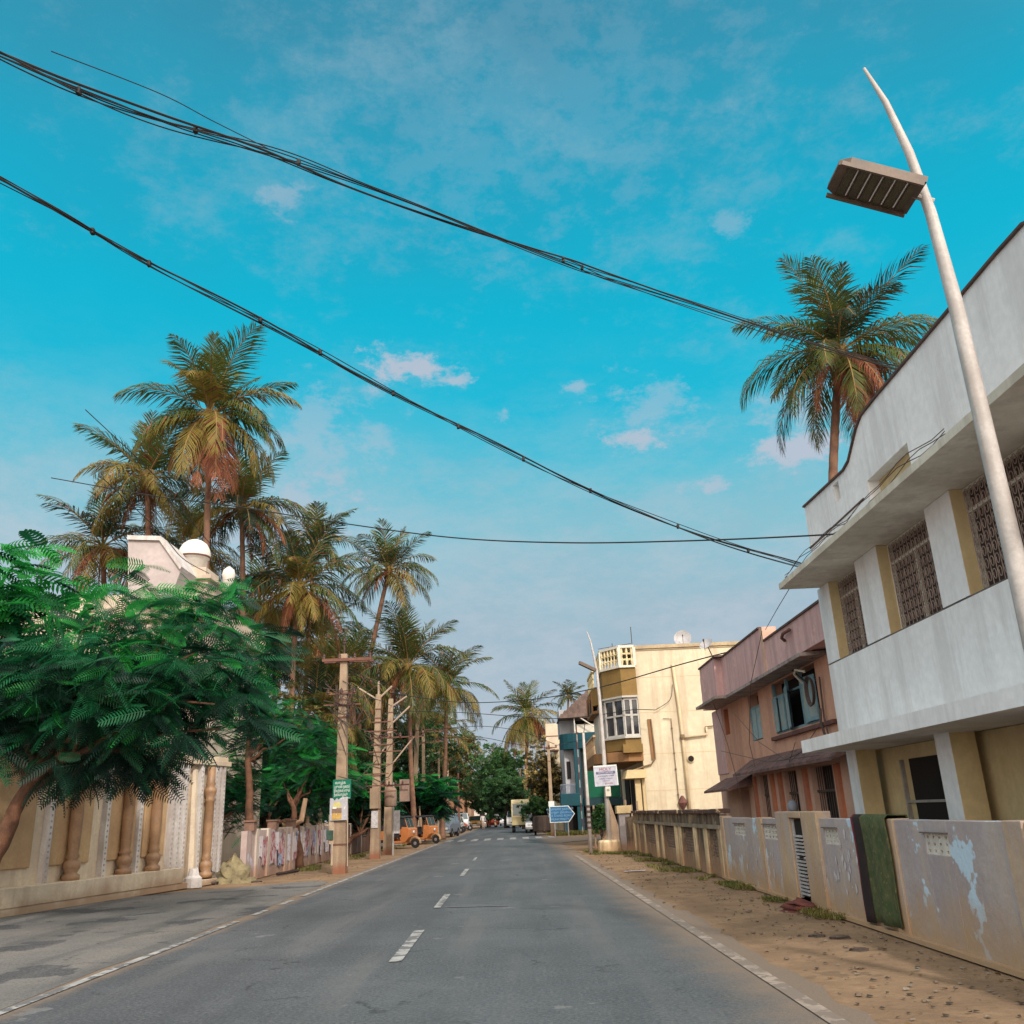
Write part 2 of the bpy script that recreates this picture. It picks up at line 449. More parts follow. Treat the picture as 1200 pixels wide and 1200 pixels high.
GUL = [leafmat('feather_leaf_dark', (0.010,0.050,0.028), (0.006,0.030,0.022), .2), leafmat('feather_leaf', (0.012,0.16,0.06), (0.014,0.10,0.04), .35),
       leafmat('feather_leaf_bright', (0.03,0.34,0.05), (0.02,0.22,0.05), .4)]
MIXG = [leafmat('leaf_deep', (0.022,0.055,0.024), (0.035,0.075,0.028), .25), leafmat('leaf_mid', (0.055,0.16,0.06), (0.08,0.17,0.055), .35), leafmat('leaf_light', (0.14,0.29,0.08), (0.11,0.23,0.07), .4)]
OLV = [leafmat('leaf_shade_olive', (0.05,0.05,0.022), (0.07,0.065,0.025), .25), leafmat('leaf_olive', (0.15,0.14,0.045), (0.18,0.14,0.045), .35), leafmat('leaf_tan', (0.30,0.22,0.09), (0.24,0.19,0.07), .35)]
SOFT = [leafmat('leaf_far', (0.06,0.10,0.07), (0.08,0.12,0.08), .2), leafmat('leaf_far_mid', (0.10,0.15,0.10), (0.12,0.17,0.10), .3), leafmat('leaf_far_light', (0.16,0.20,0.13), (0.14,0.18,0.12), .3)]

def limb(b, p0, p1, r0, r1, rng, n=6, wig=.08):
    p0, p1 = Vector(p0), Vector(p1); L_ = (p1-p0).length; pts = []
    for i in range(n+1):
        u = i/n; q = p0.lerp(p1, u)
        if 0 < i < n: q = q+Vector(rng.normal(0, wig*L_/4, 3))
        q.z += math.sin(u*PI)*L_*.06
        pts.append(q)
    b.tube(pts, [r0+(r1-r0)*i/n for i in range(n+1)], 6)

def make_tree(name, label, cat, base, trunk_top, centre, R, twigs=120, per=6, size=.5, seed=1, kind='spray', mats=GUL, group=None, bark=BARK, r0=.14,
              flat=True, bright=.3, inner=.35, lumps=7, extra=None, limbs=10, wig=.05, tilt=.05, rl=.35):
    rng = np.random.default_rng(seed); base = Vector(base)
    t = thing(name, label, cat, base, 0, group)
    T = Vector(trunk_top)-base; Cc = Vector(centre)-base; R = np.array(R, float)
    b = MB(); limb(b, (0, 0, -.05), T, r0*1.25, r0*.75, rng, 10, wig)
    # lumpy crown: points inside a union of blobs
    lc = rng.normal(0, 1, (lumps, 3)); lc /= np.linalg.norm(lc, axis=1)[:, None]; lc = lc*rng.uniform(.35, .72, (lumps, 1))*R
    lr = rng.uniform(.38, .58, lumps)
    k = rng.integers(0, lumps, twigs); q = rng.normal(0, 1, (twigs, 3)); q /= np.linalg.norm(q, axis=1)[:, None]
    rr = rng.uniform(0, 1, (twigs, 1))**inner
    pos = lc[k]+q*rr*lr[k][:, None]*R
    pos[:, 2] = np.where(pos[:, 2] < -R[2]*.8, -R[2]*.8, pos[:, 2])
    tips = np.array(Cc)+pos
    idx = rng.choice(twigs, min(limbs, twigs), replace=False)
    for i in idx: limb(b, T*(1-.12*rng.uniform()), Vector(tips[i])*.85+T*.15, r0*.5, r0*.1, rng, 6, .1)
    b.build('trunk', bark, t, smooth=True)
    n = twigs*per; P = np.repeat(tips, per, 0)+rng.normal(0, .06*size, (n, 3)); outw = np.repeat(pos/R, per, 0)
    az = rng.uniform(0, 2*PI, n)
    dd = np.stack([np.cos(az), np.sin(az), rng.normal(tilt if flat else 0.1, .34 if flat else .6, n)], 1) + outw*.75*np.array([1, 1, .35 if flat else 1])
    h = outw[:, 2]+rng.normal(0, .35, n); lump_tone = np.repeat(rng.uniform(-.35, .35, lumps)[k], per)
    mi = np.where(h+lump_tone > 1.0-bright*1.6, 2, np.where(h+lump_tone > -.15, 1, 0))  # young growth and painted sunlight lighten crown tops; undersides painted dark
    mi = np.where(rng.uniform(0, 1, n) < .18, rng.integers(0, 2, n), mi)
    sz = size*rng.uniform(.6, 1.15, n)
    tpl = {'spray': SPR, 'lo': SPR_LO, 'leaf': LEAF}[kind]
    V, Q, M = scatter(tpl, P, dd, sz, rng.normal(0, rl, n), mi)
    npmesh('crown', V, Q, mats, M, t)
    if extra:
        nm, em, cnt, es = extra
        ii = rng.integers(0, n, cnt); V, Q, M = scatter(LEAF, P[ii]*1.0+np.array(outw[ii])*.35, rng.normal(0, 1, (cnt, 3)), np.full(cnt, es), rng.uniform(0, 6, cnt), np.zeros(cnt, int))
        npmesh(nm, V, Q, [em], M, t)
    return t

# ---- palms
def P3(x, y, Y): return tuple(at(x, y, Y))
def palm(label, px, py, Y, basepx=None, **k):
    c = at(px, py, Y); bx = at(basepx, 960, Y).x if basepx else c.x
    return make_palm(label, c, (bx, Y), **k)
GP = 'coconut palms rising behind the left wall'
palm('tallest left coconut palm, with a red-brown dead frond hanging beside its trunk', 247, 486, 38, 226, L=4.3, n=27, seed=12, dead=3, group=GP, nl=44,
     special=[(-60, -45, 42, 4.6, 3), (-35, -55, 32, 4.5, 3), (-80, -52, 35, 4.7, 3), (-50, -62, 25, 4.9, 3), (-20, -58, 28, 4.4, 3)])
palm('coconut palm half hidden behind the tallest one, its fronds hanging lower to the right', 283, 596, 45, 280, L=3.9, n=24, seed=22, dead=5, group=GP, nl=38, dark=.35)
palm('coconut palm at the left edge with olive fronds above the white dome', 172, 560, 43, 168, L=3.9, n=24, seed=5, dead=5, group=GP, nl=36, yellow=.5)
palm('coconut palm with an upright yellow-green spear and two pale fronds drooping down its trunk', 350, 688, 48, 333, L=3.9, n=25, seed=31, dead=5, skirt=.25, group=GP, nl=38, yellow=.45)
palm('coconut palm peeping out just above the crown with the yellow-green spear', 368, 636, 58, 352, L=3.4, n=20, seed=41, dead=3, group=GP, nl=30)
palm('slender coconut palm standing clear against the sky on a leaning trunk', 456, 668, 62, 410, L=4.2, n=23, seed=8, dead=3, group=GP, nl=36, dark=.12, trunk_r=.2)
palm('bushy coconut palm below and right of the slender leaning one', 478, 782, 60, 484, L=4.6, n=30, seed=77, dead=4, group=GP, nl=36, yellow=.35)
palm('coconut palm with drooping yellow fronds, rightmost of the big left group', 524, 806, 70, 520, L=3.9, n=24, seed=17, dead=5, group=GP, nl=32, yellow=.6)
palm('low coconut palm whose fronds spread behind the nearest electric pole', 392, 800, 54, 350, L=4.0, n=24, seed=61, dead=7, skirt=.3, group=GP, nl=34, yellow=.5)
palm('short coconut palm over the parked auto rickshaws', 510, 862, 84, 500, L=4.2, n=22, seed=66, dead=6, group=GP, nl=26, yellow=.5)
palm('coconut palm low behind the two transformer poles', 436, 838, 66, 436, L=4.2, n=24, seed=93, dead=6, group=GP, nl=26, yellow=.3, dark=.4)
for i, (px, py, Y, L, yl, lb) in enumerate([(303, 706, 53, 4.2, .35, 'coconut palm crowded between the dome and the yellow-green spear palm'), (322, 770, 57, 4.0, .5, 'low coconut palm just above the big feathery tree'),
        (376, 752, 62, 4.0, .35, 'coconut palm whose crown shows left of the top of the nearest electric pole'), (418, 776, 74, 4.2, .5, 'coconut palm filling the gap right of the nearest pole top'),
        (452, 812, 78, 4.2, .6, 'coconut palm behind the tops of the transformer poles'), (372, 838, 52, 3.8, .5, 'short coconut palm with fronds spreading behind the bright feathery tree'),
        (402, 862, 66, 3.8, .3, 'dark short coconut palm deep behind the nearest electric pole'), (498, 834, 92, 4.4, .4, 'coconut palm under the yellow-fronded palm, right of the pole pair'), (225, 640, 50, 4.2, .4, 'coconut palm crown directly behind the white dome'),
        (120, 640, 46, 4.4, .4, 'coconut palm behind the hall roof, left of the picture edge')]):
    palm(lb, px, py, Y, px-8+5*(i % 4), L=L, n=22, seed=500+i*7, dead=5, skirt=.3, group=GP, nl=28, yellow=yl, dark=.3, nuts=False)
palm('small dark coconut palm against the pale sky at the left of the road end', 546, 872, 140, 546, L=3.0, n=18, seed=4, dead=0, nl=16, group='far palms', nuts=False, wid=.10, dark=.5)
palm('far coconut palm almost sunk in the green trees at the road end', 580, 890, 165, 580, L=3.2, n=16, seed=9, dead=0, nl=14, group='far palms', nuts=False, wid=.10, dark=.5)
palm('shaggy coconut palm with a thick skirt of yellow dead fronds, right of the road end', 617, 838, 104, 619, L=4.3, n=24, seed=28, dead=6, skirt=1.6, nl=26, yellow=.55, trunk_r=.25, wid=.075)
palm('small coconut palm behind the thatched roof', 666, 816, 118, 668, L=2.6, n=17, seed=88, dead=0, nl=16, group='far palms', nuts=False, wid=.09, dark=.5)
palm('coconut palm behind the white house at the right edge, brown fronds hanging below its crown', 984, 412, 36, 996, L=4.9, n=26, seed=52, dead=7, trunk_r=.24, skirt=.0, nl=46, yellow=.12, dark=.3,
     special=[(-95, -62, 25, 4.4, 3), (-80, -70, 18, 4.6, 3), (-110, -55, 30, 3.4, 3), (-88, -74, 12, 5.0, 3), (-75, -60, 26, 4.8, 3), (-100, -66, 20, 4.4, 3), (-60, -50, 38, 4.6, 3), (175, -10, 55, 4.0, 1), (190, -25, 50, 4.2, 0), (-70, -66, 20, 3.6, 3)])

# ---- feathery street trees behind the poster wall
GT = 'feathery-leaved trees along the left wall'
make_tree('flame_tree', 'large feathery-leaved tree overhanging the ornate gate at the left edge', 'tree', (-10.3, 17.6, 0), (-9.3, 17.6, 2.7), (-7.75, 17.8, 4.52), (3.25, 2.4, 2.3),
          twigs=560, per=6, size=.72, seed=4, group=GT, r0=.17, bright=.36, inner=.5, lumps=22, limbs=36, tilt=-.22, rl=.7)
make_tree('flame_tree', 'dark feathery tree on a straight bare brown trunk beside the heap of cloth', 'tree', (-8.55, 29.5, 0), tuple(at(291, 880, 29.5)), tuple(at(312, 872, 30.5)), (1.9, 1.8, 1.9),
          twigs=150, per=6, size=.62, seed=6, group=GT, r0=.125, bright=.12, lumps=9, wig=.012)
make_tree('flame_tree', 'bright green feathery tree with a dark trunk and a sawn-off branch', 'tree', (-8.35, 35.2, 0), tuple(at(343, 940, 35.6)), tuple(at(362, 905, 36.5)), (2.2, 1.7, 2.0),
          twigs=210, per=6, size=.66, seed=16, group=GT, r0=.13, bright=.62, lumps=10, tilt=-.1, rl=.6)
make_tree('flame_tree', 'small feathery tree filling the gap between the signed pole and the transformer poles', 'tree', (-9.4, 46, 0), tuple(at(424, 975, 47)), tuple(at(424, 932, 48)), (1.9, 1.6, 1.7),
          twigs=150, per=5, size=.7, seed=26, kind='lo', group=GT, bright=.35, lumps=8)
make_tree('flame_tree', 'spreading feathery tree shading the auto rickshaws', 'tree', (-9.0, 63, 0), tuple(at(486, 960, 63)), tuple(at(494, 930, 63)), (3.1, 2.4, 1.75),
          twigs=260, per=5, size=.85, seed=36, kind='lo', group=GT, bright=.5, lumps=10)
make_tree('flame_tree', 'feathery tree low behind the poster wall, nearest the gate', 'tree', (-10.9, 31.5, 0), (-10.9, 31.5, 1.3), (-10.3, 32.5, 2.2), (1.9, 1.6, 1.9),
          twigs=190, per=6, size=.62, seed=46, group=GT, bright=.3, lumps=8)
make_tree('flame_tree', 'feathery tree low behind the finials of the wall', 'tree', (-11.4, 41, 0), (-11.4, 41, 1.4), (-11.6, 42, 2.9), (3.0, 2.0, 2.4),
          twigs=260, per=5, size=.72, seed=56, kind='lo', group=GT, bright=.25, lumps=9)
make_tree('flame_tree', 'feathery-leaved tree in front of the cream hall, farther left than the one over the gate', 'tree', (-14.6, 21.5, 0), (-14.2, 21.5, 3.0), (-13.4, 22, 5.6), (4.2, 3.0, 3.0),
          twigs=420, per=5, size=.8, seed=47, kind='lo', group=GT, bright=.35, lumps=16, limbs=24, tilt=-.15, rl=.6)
# ---- dark broad-leaved trees deeper in the grove
for i, (px, py, Y, rx, rz_, m_, lb) in enumerate([
        (395, 900, 58, 4.0, 3.6, MIXG, 'dark leafy tree deep in the grove behind the nearest electric pole'),
        (448, 890, 70, 4.2, 4.2, MIXG, 'dark leafy tree behind the twin transformer poles'),
        (500, 880, 84, 4.6, 4.6, MIXG, 'leafy tree behind the pole carrying the drooping street lamp'),
        (325, 925, 50, 4.2, 4.6, MIXG, 'dark leafy tree deep behind the brown bare trunk'),
        (262, 880, 44, 5.0, 4.2, OLV, 'olive leafy tree rising behind the domed hall'),
        (532, 905, 120, 5.0, 5.2, OLV, 'olive leafy tree over the parked vans at the left of the road end'),
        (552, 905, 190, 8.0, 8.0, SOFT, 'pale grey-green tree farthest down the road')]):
    c = at(px, py, Y)
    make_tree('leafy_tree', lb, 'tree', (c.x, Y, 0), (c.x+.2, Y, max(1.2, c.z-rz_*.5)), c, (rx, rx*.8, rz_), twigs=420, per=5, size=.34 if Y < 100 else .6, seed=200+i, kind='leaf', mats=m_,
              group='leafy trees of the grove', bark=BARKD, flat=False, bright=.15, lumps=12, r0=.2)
# ---- right of the road end
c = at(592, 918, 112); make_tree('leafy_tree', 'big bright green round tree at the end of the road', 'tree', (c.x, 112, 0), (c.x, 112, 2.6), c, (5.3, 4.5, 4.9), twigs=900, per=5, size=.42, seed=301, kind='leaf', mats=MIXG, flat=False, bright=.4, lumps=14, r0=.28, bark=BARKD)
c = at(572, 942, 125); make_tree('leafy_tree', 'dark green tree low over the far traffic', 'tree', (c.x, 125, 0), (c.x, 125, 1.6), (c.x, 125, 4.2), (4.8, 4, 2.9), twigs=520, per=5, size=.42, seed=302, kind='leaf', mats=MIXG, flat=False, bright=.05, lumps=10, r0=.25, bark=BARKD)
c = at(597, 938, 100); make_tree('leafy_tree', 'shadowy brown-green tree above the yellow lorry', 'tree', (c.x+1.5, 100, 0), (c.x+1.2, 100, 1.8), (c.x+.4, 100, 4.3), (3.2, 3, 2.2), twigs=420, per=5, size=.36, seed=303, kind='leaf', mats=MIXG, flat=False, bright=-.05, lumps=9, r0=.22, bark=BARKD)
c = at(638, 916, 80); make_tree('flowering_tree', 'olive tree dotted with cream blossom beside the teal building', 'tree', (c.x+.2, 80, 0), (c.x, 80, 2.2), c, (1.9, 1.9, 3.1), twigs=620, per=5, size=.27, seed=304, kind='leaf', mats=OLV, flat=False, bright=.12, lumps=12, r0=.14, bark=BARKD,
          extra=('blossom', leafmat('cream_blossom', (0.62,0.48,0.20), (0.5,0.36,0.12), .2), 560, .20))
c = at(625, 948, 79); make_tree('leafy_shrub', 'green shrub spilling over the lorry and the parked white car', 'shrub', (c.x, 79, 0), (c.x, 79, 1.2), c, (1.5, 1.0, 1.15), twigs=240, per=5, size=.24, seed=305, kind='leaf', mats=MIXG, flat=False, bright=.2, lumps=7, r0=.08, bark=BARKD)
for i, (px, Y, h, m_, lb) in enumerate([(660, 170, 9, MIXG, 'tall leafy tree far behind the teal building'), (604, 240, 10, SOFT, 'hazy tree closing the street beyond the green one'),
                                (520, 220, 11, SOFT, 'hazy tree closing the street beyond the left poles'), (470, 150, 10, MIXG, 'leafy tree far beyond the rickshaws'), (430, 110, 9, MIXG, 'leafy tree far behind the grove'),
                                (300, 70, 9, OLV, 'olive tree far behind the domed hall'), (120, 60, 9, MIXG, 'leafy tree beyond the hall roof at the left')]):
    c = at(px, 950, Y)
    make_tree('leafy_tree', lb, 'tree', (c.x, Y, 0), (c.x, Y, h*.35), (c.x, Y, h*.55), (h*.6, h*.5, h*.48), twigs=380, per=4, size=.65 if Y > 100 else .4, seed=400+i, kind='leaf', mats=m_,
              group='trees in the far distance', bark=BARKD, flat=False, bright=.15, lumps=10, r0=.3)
c = at(704, 962, 40.5); make_tree('leafy_shrub', 'dark green shrub between the grey pole and the lamp post', 'shrub', (c.x, 40.5, 0), (c.x, 40.5, .5), (c.x, 40.5, .95), (.36, .36, .95), twigs=170, per=5, size=.14, seed=306, kind='leaf', mats=MIXG, flat=False, bright=.15, lumps=6, r0=.035, bark=BARKD)

# ------------------------------------------------------------------ ground and road
def xl(Y): return -4.98-0.0075*Y
def xr(Y): return 2.58-0.016*Y
def xc(Y): return -1.42-0.0155*Y
SAND = mat('dirt', (0.30,0.20,0.125), (0.21,0.14,0.09), .9, rough=1, bump=1.0, bscale=14, spots=(0.19,0.13,0.085), spot_scale=1.9, spot_thr=.60, spec=.1)
ROAD = mat('asphalt', (0.105,0.112,0.124), (0.074,0.08,0.09), .32, rough=.92, bump=.7, bscale=45, streak=None, spec=.2, spots=(0.16,0.165,0.17), spot_scale=.9, spot_thr=.66)
ROADW = mat('asphalt_worn', (0.20,0.185,0.17), (0.15,0.145,0.14), .8, rough=.95, bump=.5, bscale=30, spots=(0.075,0.075,0.08), spot_scale=.7, spot_thr=.57, spec=.15)
def dusty(m, edges):
    nt = m.node_tree; N = nt.nodes; L = nt.links; b = N['Principled BSDF']; src = b.inputs['Base Color'].links[0].from_socket
    tc = N.new('ShaderNodeTexCoord'); sp = N.new('ShaderNodeSeparateXYZ'); L.new(tc.outputs['Object'], sp.inputs[0])
    no = N.new('ShaderNodeTexNoise'); no.inputs['Scale'].default_value = 1.1; no.inputs['Detail'].default_value = 9; no.inputs['Roughness'].default_value = .75; L.new(tc.outputs['Object'], no.inputs['Vector'])
    def M_(op, a, c=None, d=None):
        n = N.new('ShaderNodeMath'); n.operation = op
        for k, v in enumerate((a, c, d)):
            if v is None: continue
            if isinstance(v, (int, float)): n.inputs[k].default_value = v
            else: L.new(v, n.inputs[k])
        return n.outputs[0]
    def vor(scale, feat='F1'):
        v = N.new('ShaderNodeTexVoronoi'); v.feature = feat; v.inputs['Scale'].default_value = scale
        ad = N.new('ShaderNodeVectorMath'); ad.operation = 'MULTIPLY_ADD'; L.new(no.outputs['Color'], ad.inputs[0]); ad.inputs[1].default_value = (1.1, 1.1, 0); L.new(tc.outputs['Object'], ad.inputs[2]); L.new(ad.outputs[0], v.inputs['Vector']); return v.outputs['Distance']
    def blend(f, a, col):
        x = N.new('ShaderNodeMix'); x.data_type = 'RGBA'; L.new(f, x.inputs[0]); L.new(a, x.inputs[6]); x.inputs[7].default_value = (*col, 1); return x.outputs[2]
    def rmp(f, a, c_, amt=1.0):
        r = N.new('ShaderNodeMapRange'); r.inputs[1].default_value = a; r.inputs[2].default_value = c_; r.inputs[4].default_value = amt; L.new(f, r.inputs[0]); return r.outputs[0]
    gn = N.new('ShaderNodeTexNoise'); gn.inputs['Scale'].default_value = 26; gn.inputs['Detail'].default_value = 4; gn.inputs['Roughness'].default_value = .85; L.new(tc.outputs['Object'], gn.inputs['Vector'])
    src = blend(rmp(gn.outputs['Fac'], .50, .66, .55), src, (0.21, 0.21, 0.21)); src = blend(rmp(gn.outputs['Fac'], .48, .34, .7), src, (0.035, 0.038, 0.042))
    mk = M_('MULTIPLY', rmp(vor(.45, 'DISTANCE_TO_EDGE'), .012, .003), rmp(no.outputs['Fac'], .50, .58, .8)); src = blend(mk, src, (0.03, 0.03, 0.032))
    wv = N.new('ShaderNodeMapping'); wv.inputs['Scale'].default_value = (1.3, .10, 1); L.new(tc.outputs['Object'], wv.inputs[0]); tn = N.new('ShaderNodeTexNoise'); tn.inputs['Scale'].default_value = 1.0; tn.inputs['Detail'].default_value = 5; L.new(wv.outputs[0], tn.inputs['Vector'])
    src = blend(rmp(tn.outputs['Fac'], .52, .64, .45), src, (0.06, 0.064, 0.07)); src = blend(rmp(tn.outputs['Fac'], .46, .36, .35), src, (0.16, 0.155, 0.15))
    for x0, sl, sg, wd, amt, col in edges:
        e = M_('MULTIPLY_ADD', sp.outputs[1], -sl, M_('ADD', sp.outputs[0], -x0)); e = M_('MULTIPLY', e, float(sg))
        e = M_('ADD', e, M_('MULTIPLY', M_('SUBTRACT', no.outputs['Fac'], .5), wd*1.5))
        r = N.new('ShaderNodeMapRange'); r.interpolation_type = 'SMOOTHSTEP'; r.inputs[1].default_value = -wd; r.inputs[2].default_value = wd*.12; r.inputs[4].default_value = amt; L.new(e, r.inputs[0])
        x = N.new('ShaderNodeMix'); x.data_type = 'RGBA'; L.new(r.outputs[0], x.inputs[0]); L.new(src, x.inputs[6]); x.inputs[7].default_value = (*col, 1); src = x.outputs[2]
    L.new(src, b.inputs['Base Color'])
dusty(ROADW, [])
dusty(ROAD, [(2.50, -.016, 1, .95, .85, (0.235,0.165,0.115)), (-5.02, -.0075, -1, .35, .8, (0.24,0.175,0.125)), (-.6, -.014, 1, 3.0, .12, (0.09,0.15,0.17))])
PAINT = mat('road_paint', (0.40,0.40,0.39), (0.27,0.27,0.27), 3, rough=.85, spots=(0.13,0.132,0.138), spot_scale=4, spot_thr=.50)
PAINTD = mat('road_paint_dusty', (0.38,0.31,0.26), (0.25,0.21,0.18), 2, rough=.8, spots=(0.19,0.155,0.13), spot_scale=3, spot_thr=.46)
rng = np.random.default_rng(7)
b = MB()
for i in range(-2, 24):
    for j in range(-14, 14):
        x0, y0 = j*60, i*60-60
        b.quad([(x0, y0, -.02), (x0+60, y0, -.02), (x0+60, y0+60, -.02), (x0, y0+60, -.02)])
structure('ground', b, SAND)
def strip(name, fl, fr, y0, y1, z, m, step=1.5, jl=0, jr=0, kind='structure'):
    b = MB(); ys = list(np.arange(y0, y1, step))+[y1]; v = []
    for y in ys:
        k = min(1, y/30+.3) if y > 0 else 1
        v.append((fl(y)+rng.normal(0, 1)*jl, fr(y)+rng.normal(0, 1)*jr, y))
    for (a, c_, y), (a2, c2, y2) in zip(v, v[1:]): b.quad([(a, y, z), (c_, y, z), (c2, y2, z), (a2, y2, z)])
    o = b.build(name, m); o['kind'] = kind; return o
strip('road', lambda y: xl(y)-.30, lambda y: xr(y)+.16, -20, 420, 0.0, ROAD, .35, .06, .06)
# worn side apron on the left and the side street on the right
b = MB(); b.quad([(-30, -20, .004), (-5.12, -20, .004), (-5.10, -6, .004), (-5.16, -2, .004), (-5.08, 3, .004), (-5.18, 7, .004), (-5.12, 9, .004), (-5.26, 12, .004), (-5.15, 14, .004), (-5.3, 16.5, .004), (-5.22, 19, .004), (-5.4, 22, .004), (-5.35, 24.5, .004), (-5.6, 27, .004), (-6.2, 27.6, .004), (-7.6, 26.2, .004), (-8.9, 25.6, .004), (-9.9, 24.2, .004), (-30, 22, .004)])
structure('side_apron', b, ROADW)
b = MB(); b.quad([(1.2, 49.5, .004), (2.6, 52.5, .004), (4.2, 54.2, .004), (60, 54.2, .004), (60, 62.5, .004), (4.0, 62.2, .004), (2.2, 63.2, .004), (1.2, 66, .004)])
structure('side_street', b, ROAD)
def mark(name, m, quads):
    b = MB()
    for q in quads: b.quad(q)
    o = b.build(name, m); o['kind'] = 'structure'; return o
def edge_line(f, y0, y1, w_, gaps=()):
    q = []; y = y0
    while y < y1:
        y2 = min(y+1.0, y1); mid = (y+y2)/2
        if not any(a < mid < c_ for a, c_ in gaps):
            q.append([(f(y)-w_/2, y, .010), (f(y)+w_/2, y, .010), (f(y2)+w_/2, y2, .010), (f(y2)-w_/2, y2, .010)])
        y = y2
    return q
mark('edge_line', PAINT, edge_line(xl, 2, 58, .12, gaps=((17.3, 18.2), (19, 20), (21, 22))))
mark('edge_line', PAINTD, edge_line(lambda y: xr(y)-.16, 2, 36, .15))
q = []
for y0, y1, wd in ((11.6, 14.6, .15), (17.9, 20.9, .13), (26.8, 30.2, .13), (35.5, 38, .10), (4, 7, .15)):
    q.append([(xc(y0)-wd/2, y0, .010), (xc(y0)+wd/2, y0, .010), (xc(y1)+wd/2, y1, .010), (xc(y1)-wd/2, y1, .010)])
mark('centre_line', PAINT, q)
q = []
for i in range(9):
    x = -5.35+i*.86; q.append([(x, 61.6, .010), (x+.42, 61.6, .010), (x+.36, 66.2, .010), (x-.06, 66.2, .010)])
mark('zebra_crossing', PAINT, q)
p1, p2 = gr(521, 1064), gr(596, 1062)
mark('road_seam', mat('seam', (0.17,0.18,0.19), None, 4, rough=.9), [[(p1.x, p1.y, .010), (p2.x, p2.y, .010), (p2.x, p2.y+.10, .010), (p1.x, p1.y+.10, .010)]])

# grass: nobody could count it
GRASS = leafmat('grass_blades', (0.10,0.13,0.03), (0.20,0.17,0.05), .3)
def grass(name, spots, n, h=.10):
    V = []; Q = []
    for k in range(n):
        (x0, x1, y0, y1) = spots[int(rng.integers(len(spots)))]
        cx, cy = rng.uniform(x0, x1), rng.uniform(y0, y1); 
        if math.sin(cx*3.1+cy*1.3)+math.sin(cy*2.3)+.6*math.sin(cy*5.1+cx*7) < .5: continue
        for j in range(5):
            a = rng.uniform(0, 2*PI); hh = h*rng.uniform(.4, 1.2); w_ = .008+cy*.0003; bx, by = cx+rng.normal(0, .05), cy+rng.normal(0, .05)
            b0 = len(V); dx, dy = math.cos(a)*w_, math.sin(a)*w_
            V += [(bx-dx, by-dy, 0), (bx+dx, by+dy, 0), (bx+dy*3+dx*.3, by-dx*3+dy*.3, hh), (bx+dy*3-dx*.3, by-dx*3-dy*.3, hh)]; Q.append((b0, b0+1, b0+2, b0+3))
    o = npmesh(name, np.array(V), np.array(Q), [GRASS], np.zeros(len(Q), int)); o['kind'] = 'stuff'; o['label'] = 'thin dry grass along the foot of the walls and corners'; o['category'] = 'grass'
grass('grass', [(3.9, 4.4, 21, 34), (3.5, 4.35, 25, 38), (2.4, 3.6, 35.5, 41), (4.1, 4.45, 12, 22)], 4600, .07)
grass('grass', [(1.6, 5.5, 66, 71)], 1500, .22)
grass('grass', [(-8.2, -7.3, 33, 62)], 1200, .09)

# pebbles and scraps on the verge
def litter():
    b = MB(); r2 = np.random.default_rng(5)
    for i in range(330):
        y = 6+34*r2.uniform()**1.2; side = r2.uniform() < .7
        x = r2.uniform(xr(y)+.2, 4.3) if side else r2.uniform(-8.2, xl(y)-.6)
        if not side and y < 27: continue
        s_ = .008+.03*r2.uniform()**4
        b.lathe([(s_*.2, 0), (s_, s_*.25), (s_*.8, s_*.7), (s_*.1, s_*.85)], (x, y, -.018), 5)
    o = b.build('gravel', mat('pebble', (0.20,0.15,0.105), (0.13,0.095,0.075), 3, rough=1)); o['kind'] = 'stuff'; o['label'] = 'loose pebbles and clods scattered over the sandy verges'; o['category'] = 'pebbles'
litter()

r2 = np.random.default_rng(77); n_ = 1300; yy_ = 7+33*r2.uniform(0, 1, n_)**1.3; sd_ = r2.uniform(0, 1, n_) < .66
xx_ = np.where(sd_, r2.uniform(0, 1, n_)**.6*(4.4-(2.6-.016*yy_))+(2.6-.016*yy_), -8.3+2.6*r2.uniform(0, 1, n_)**1.4); k_ = sd_ | (yy_ > 27.5); xx_, yy_ = xx_[k_], yy_[k_]; n_ = len(xx_)
V_, Q_, M_i = scatter((np.array([(-.5, -.3, 0), (.5, -.25, .1), (.55, .3, 0), (-.4, .3, .15)], float), np.array([(0, 1, 2, 3)])), np.stack([xx_, yy_, np.full(n_, -.008)], 1), r2.normal(0, 1, (n_, 3))*np.array([1, 1, .05]), r2.uniform(.02, .06, n_), r2.normal(0, .3, n_), r2.integers(0, 3, n_))
o = npmesh('dry_leaves', V_, Q_, [mat('dry_leaf', (0.12,0.07,0.035), (0.20,0.12,0.05), 5), mat('dark_leaf_litter', (0.05,0.04,0.03), None, 5), mat('pale_litter', (0.26,0.23,0.19), (0.17,0.14,0.11), 5)], M_i); tag(o, 'dry leaves and small scraps of litter scattered on the verges', 'leaf litter', kind='stuff')
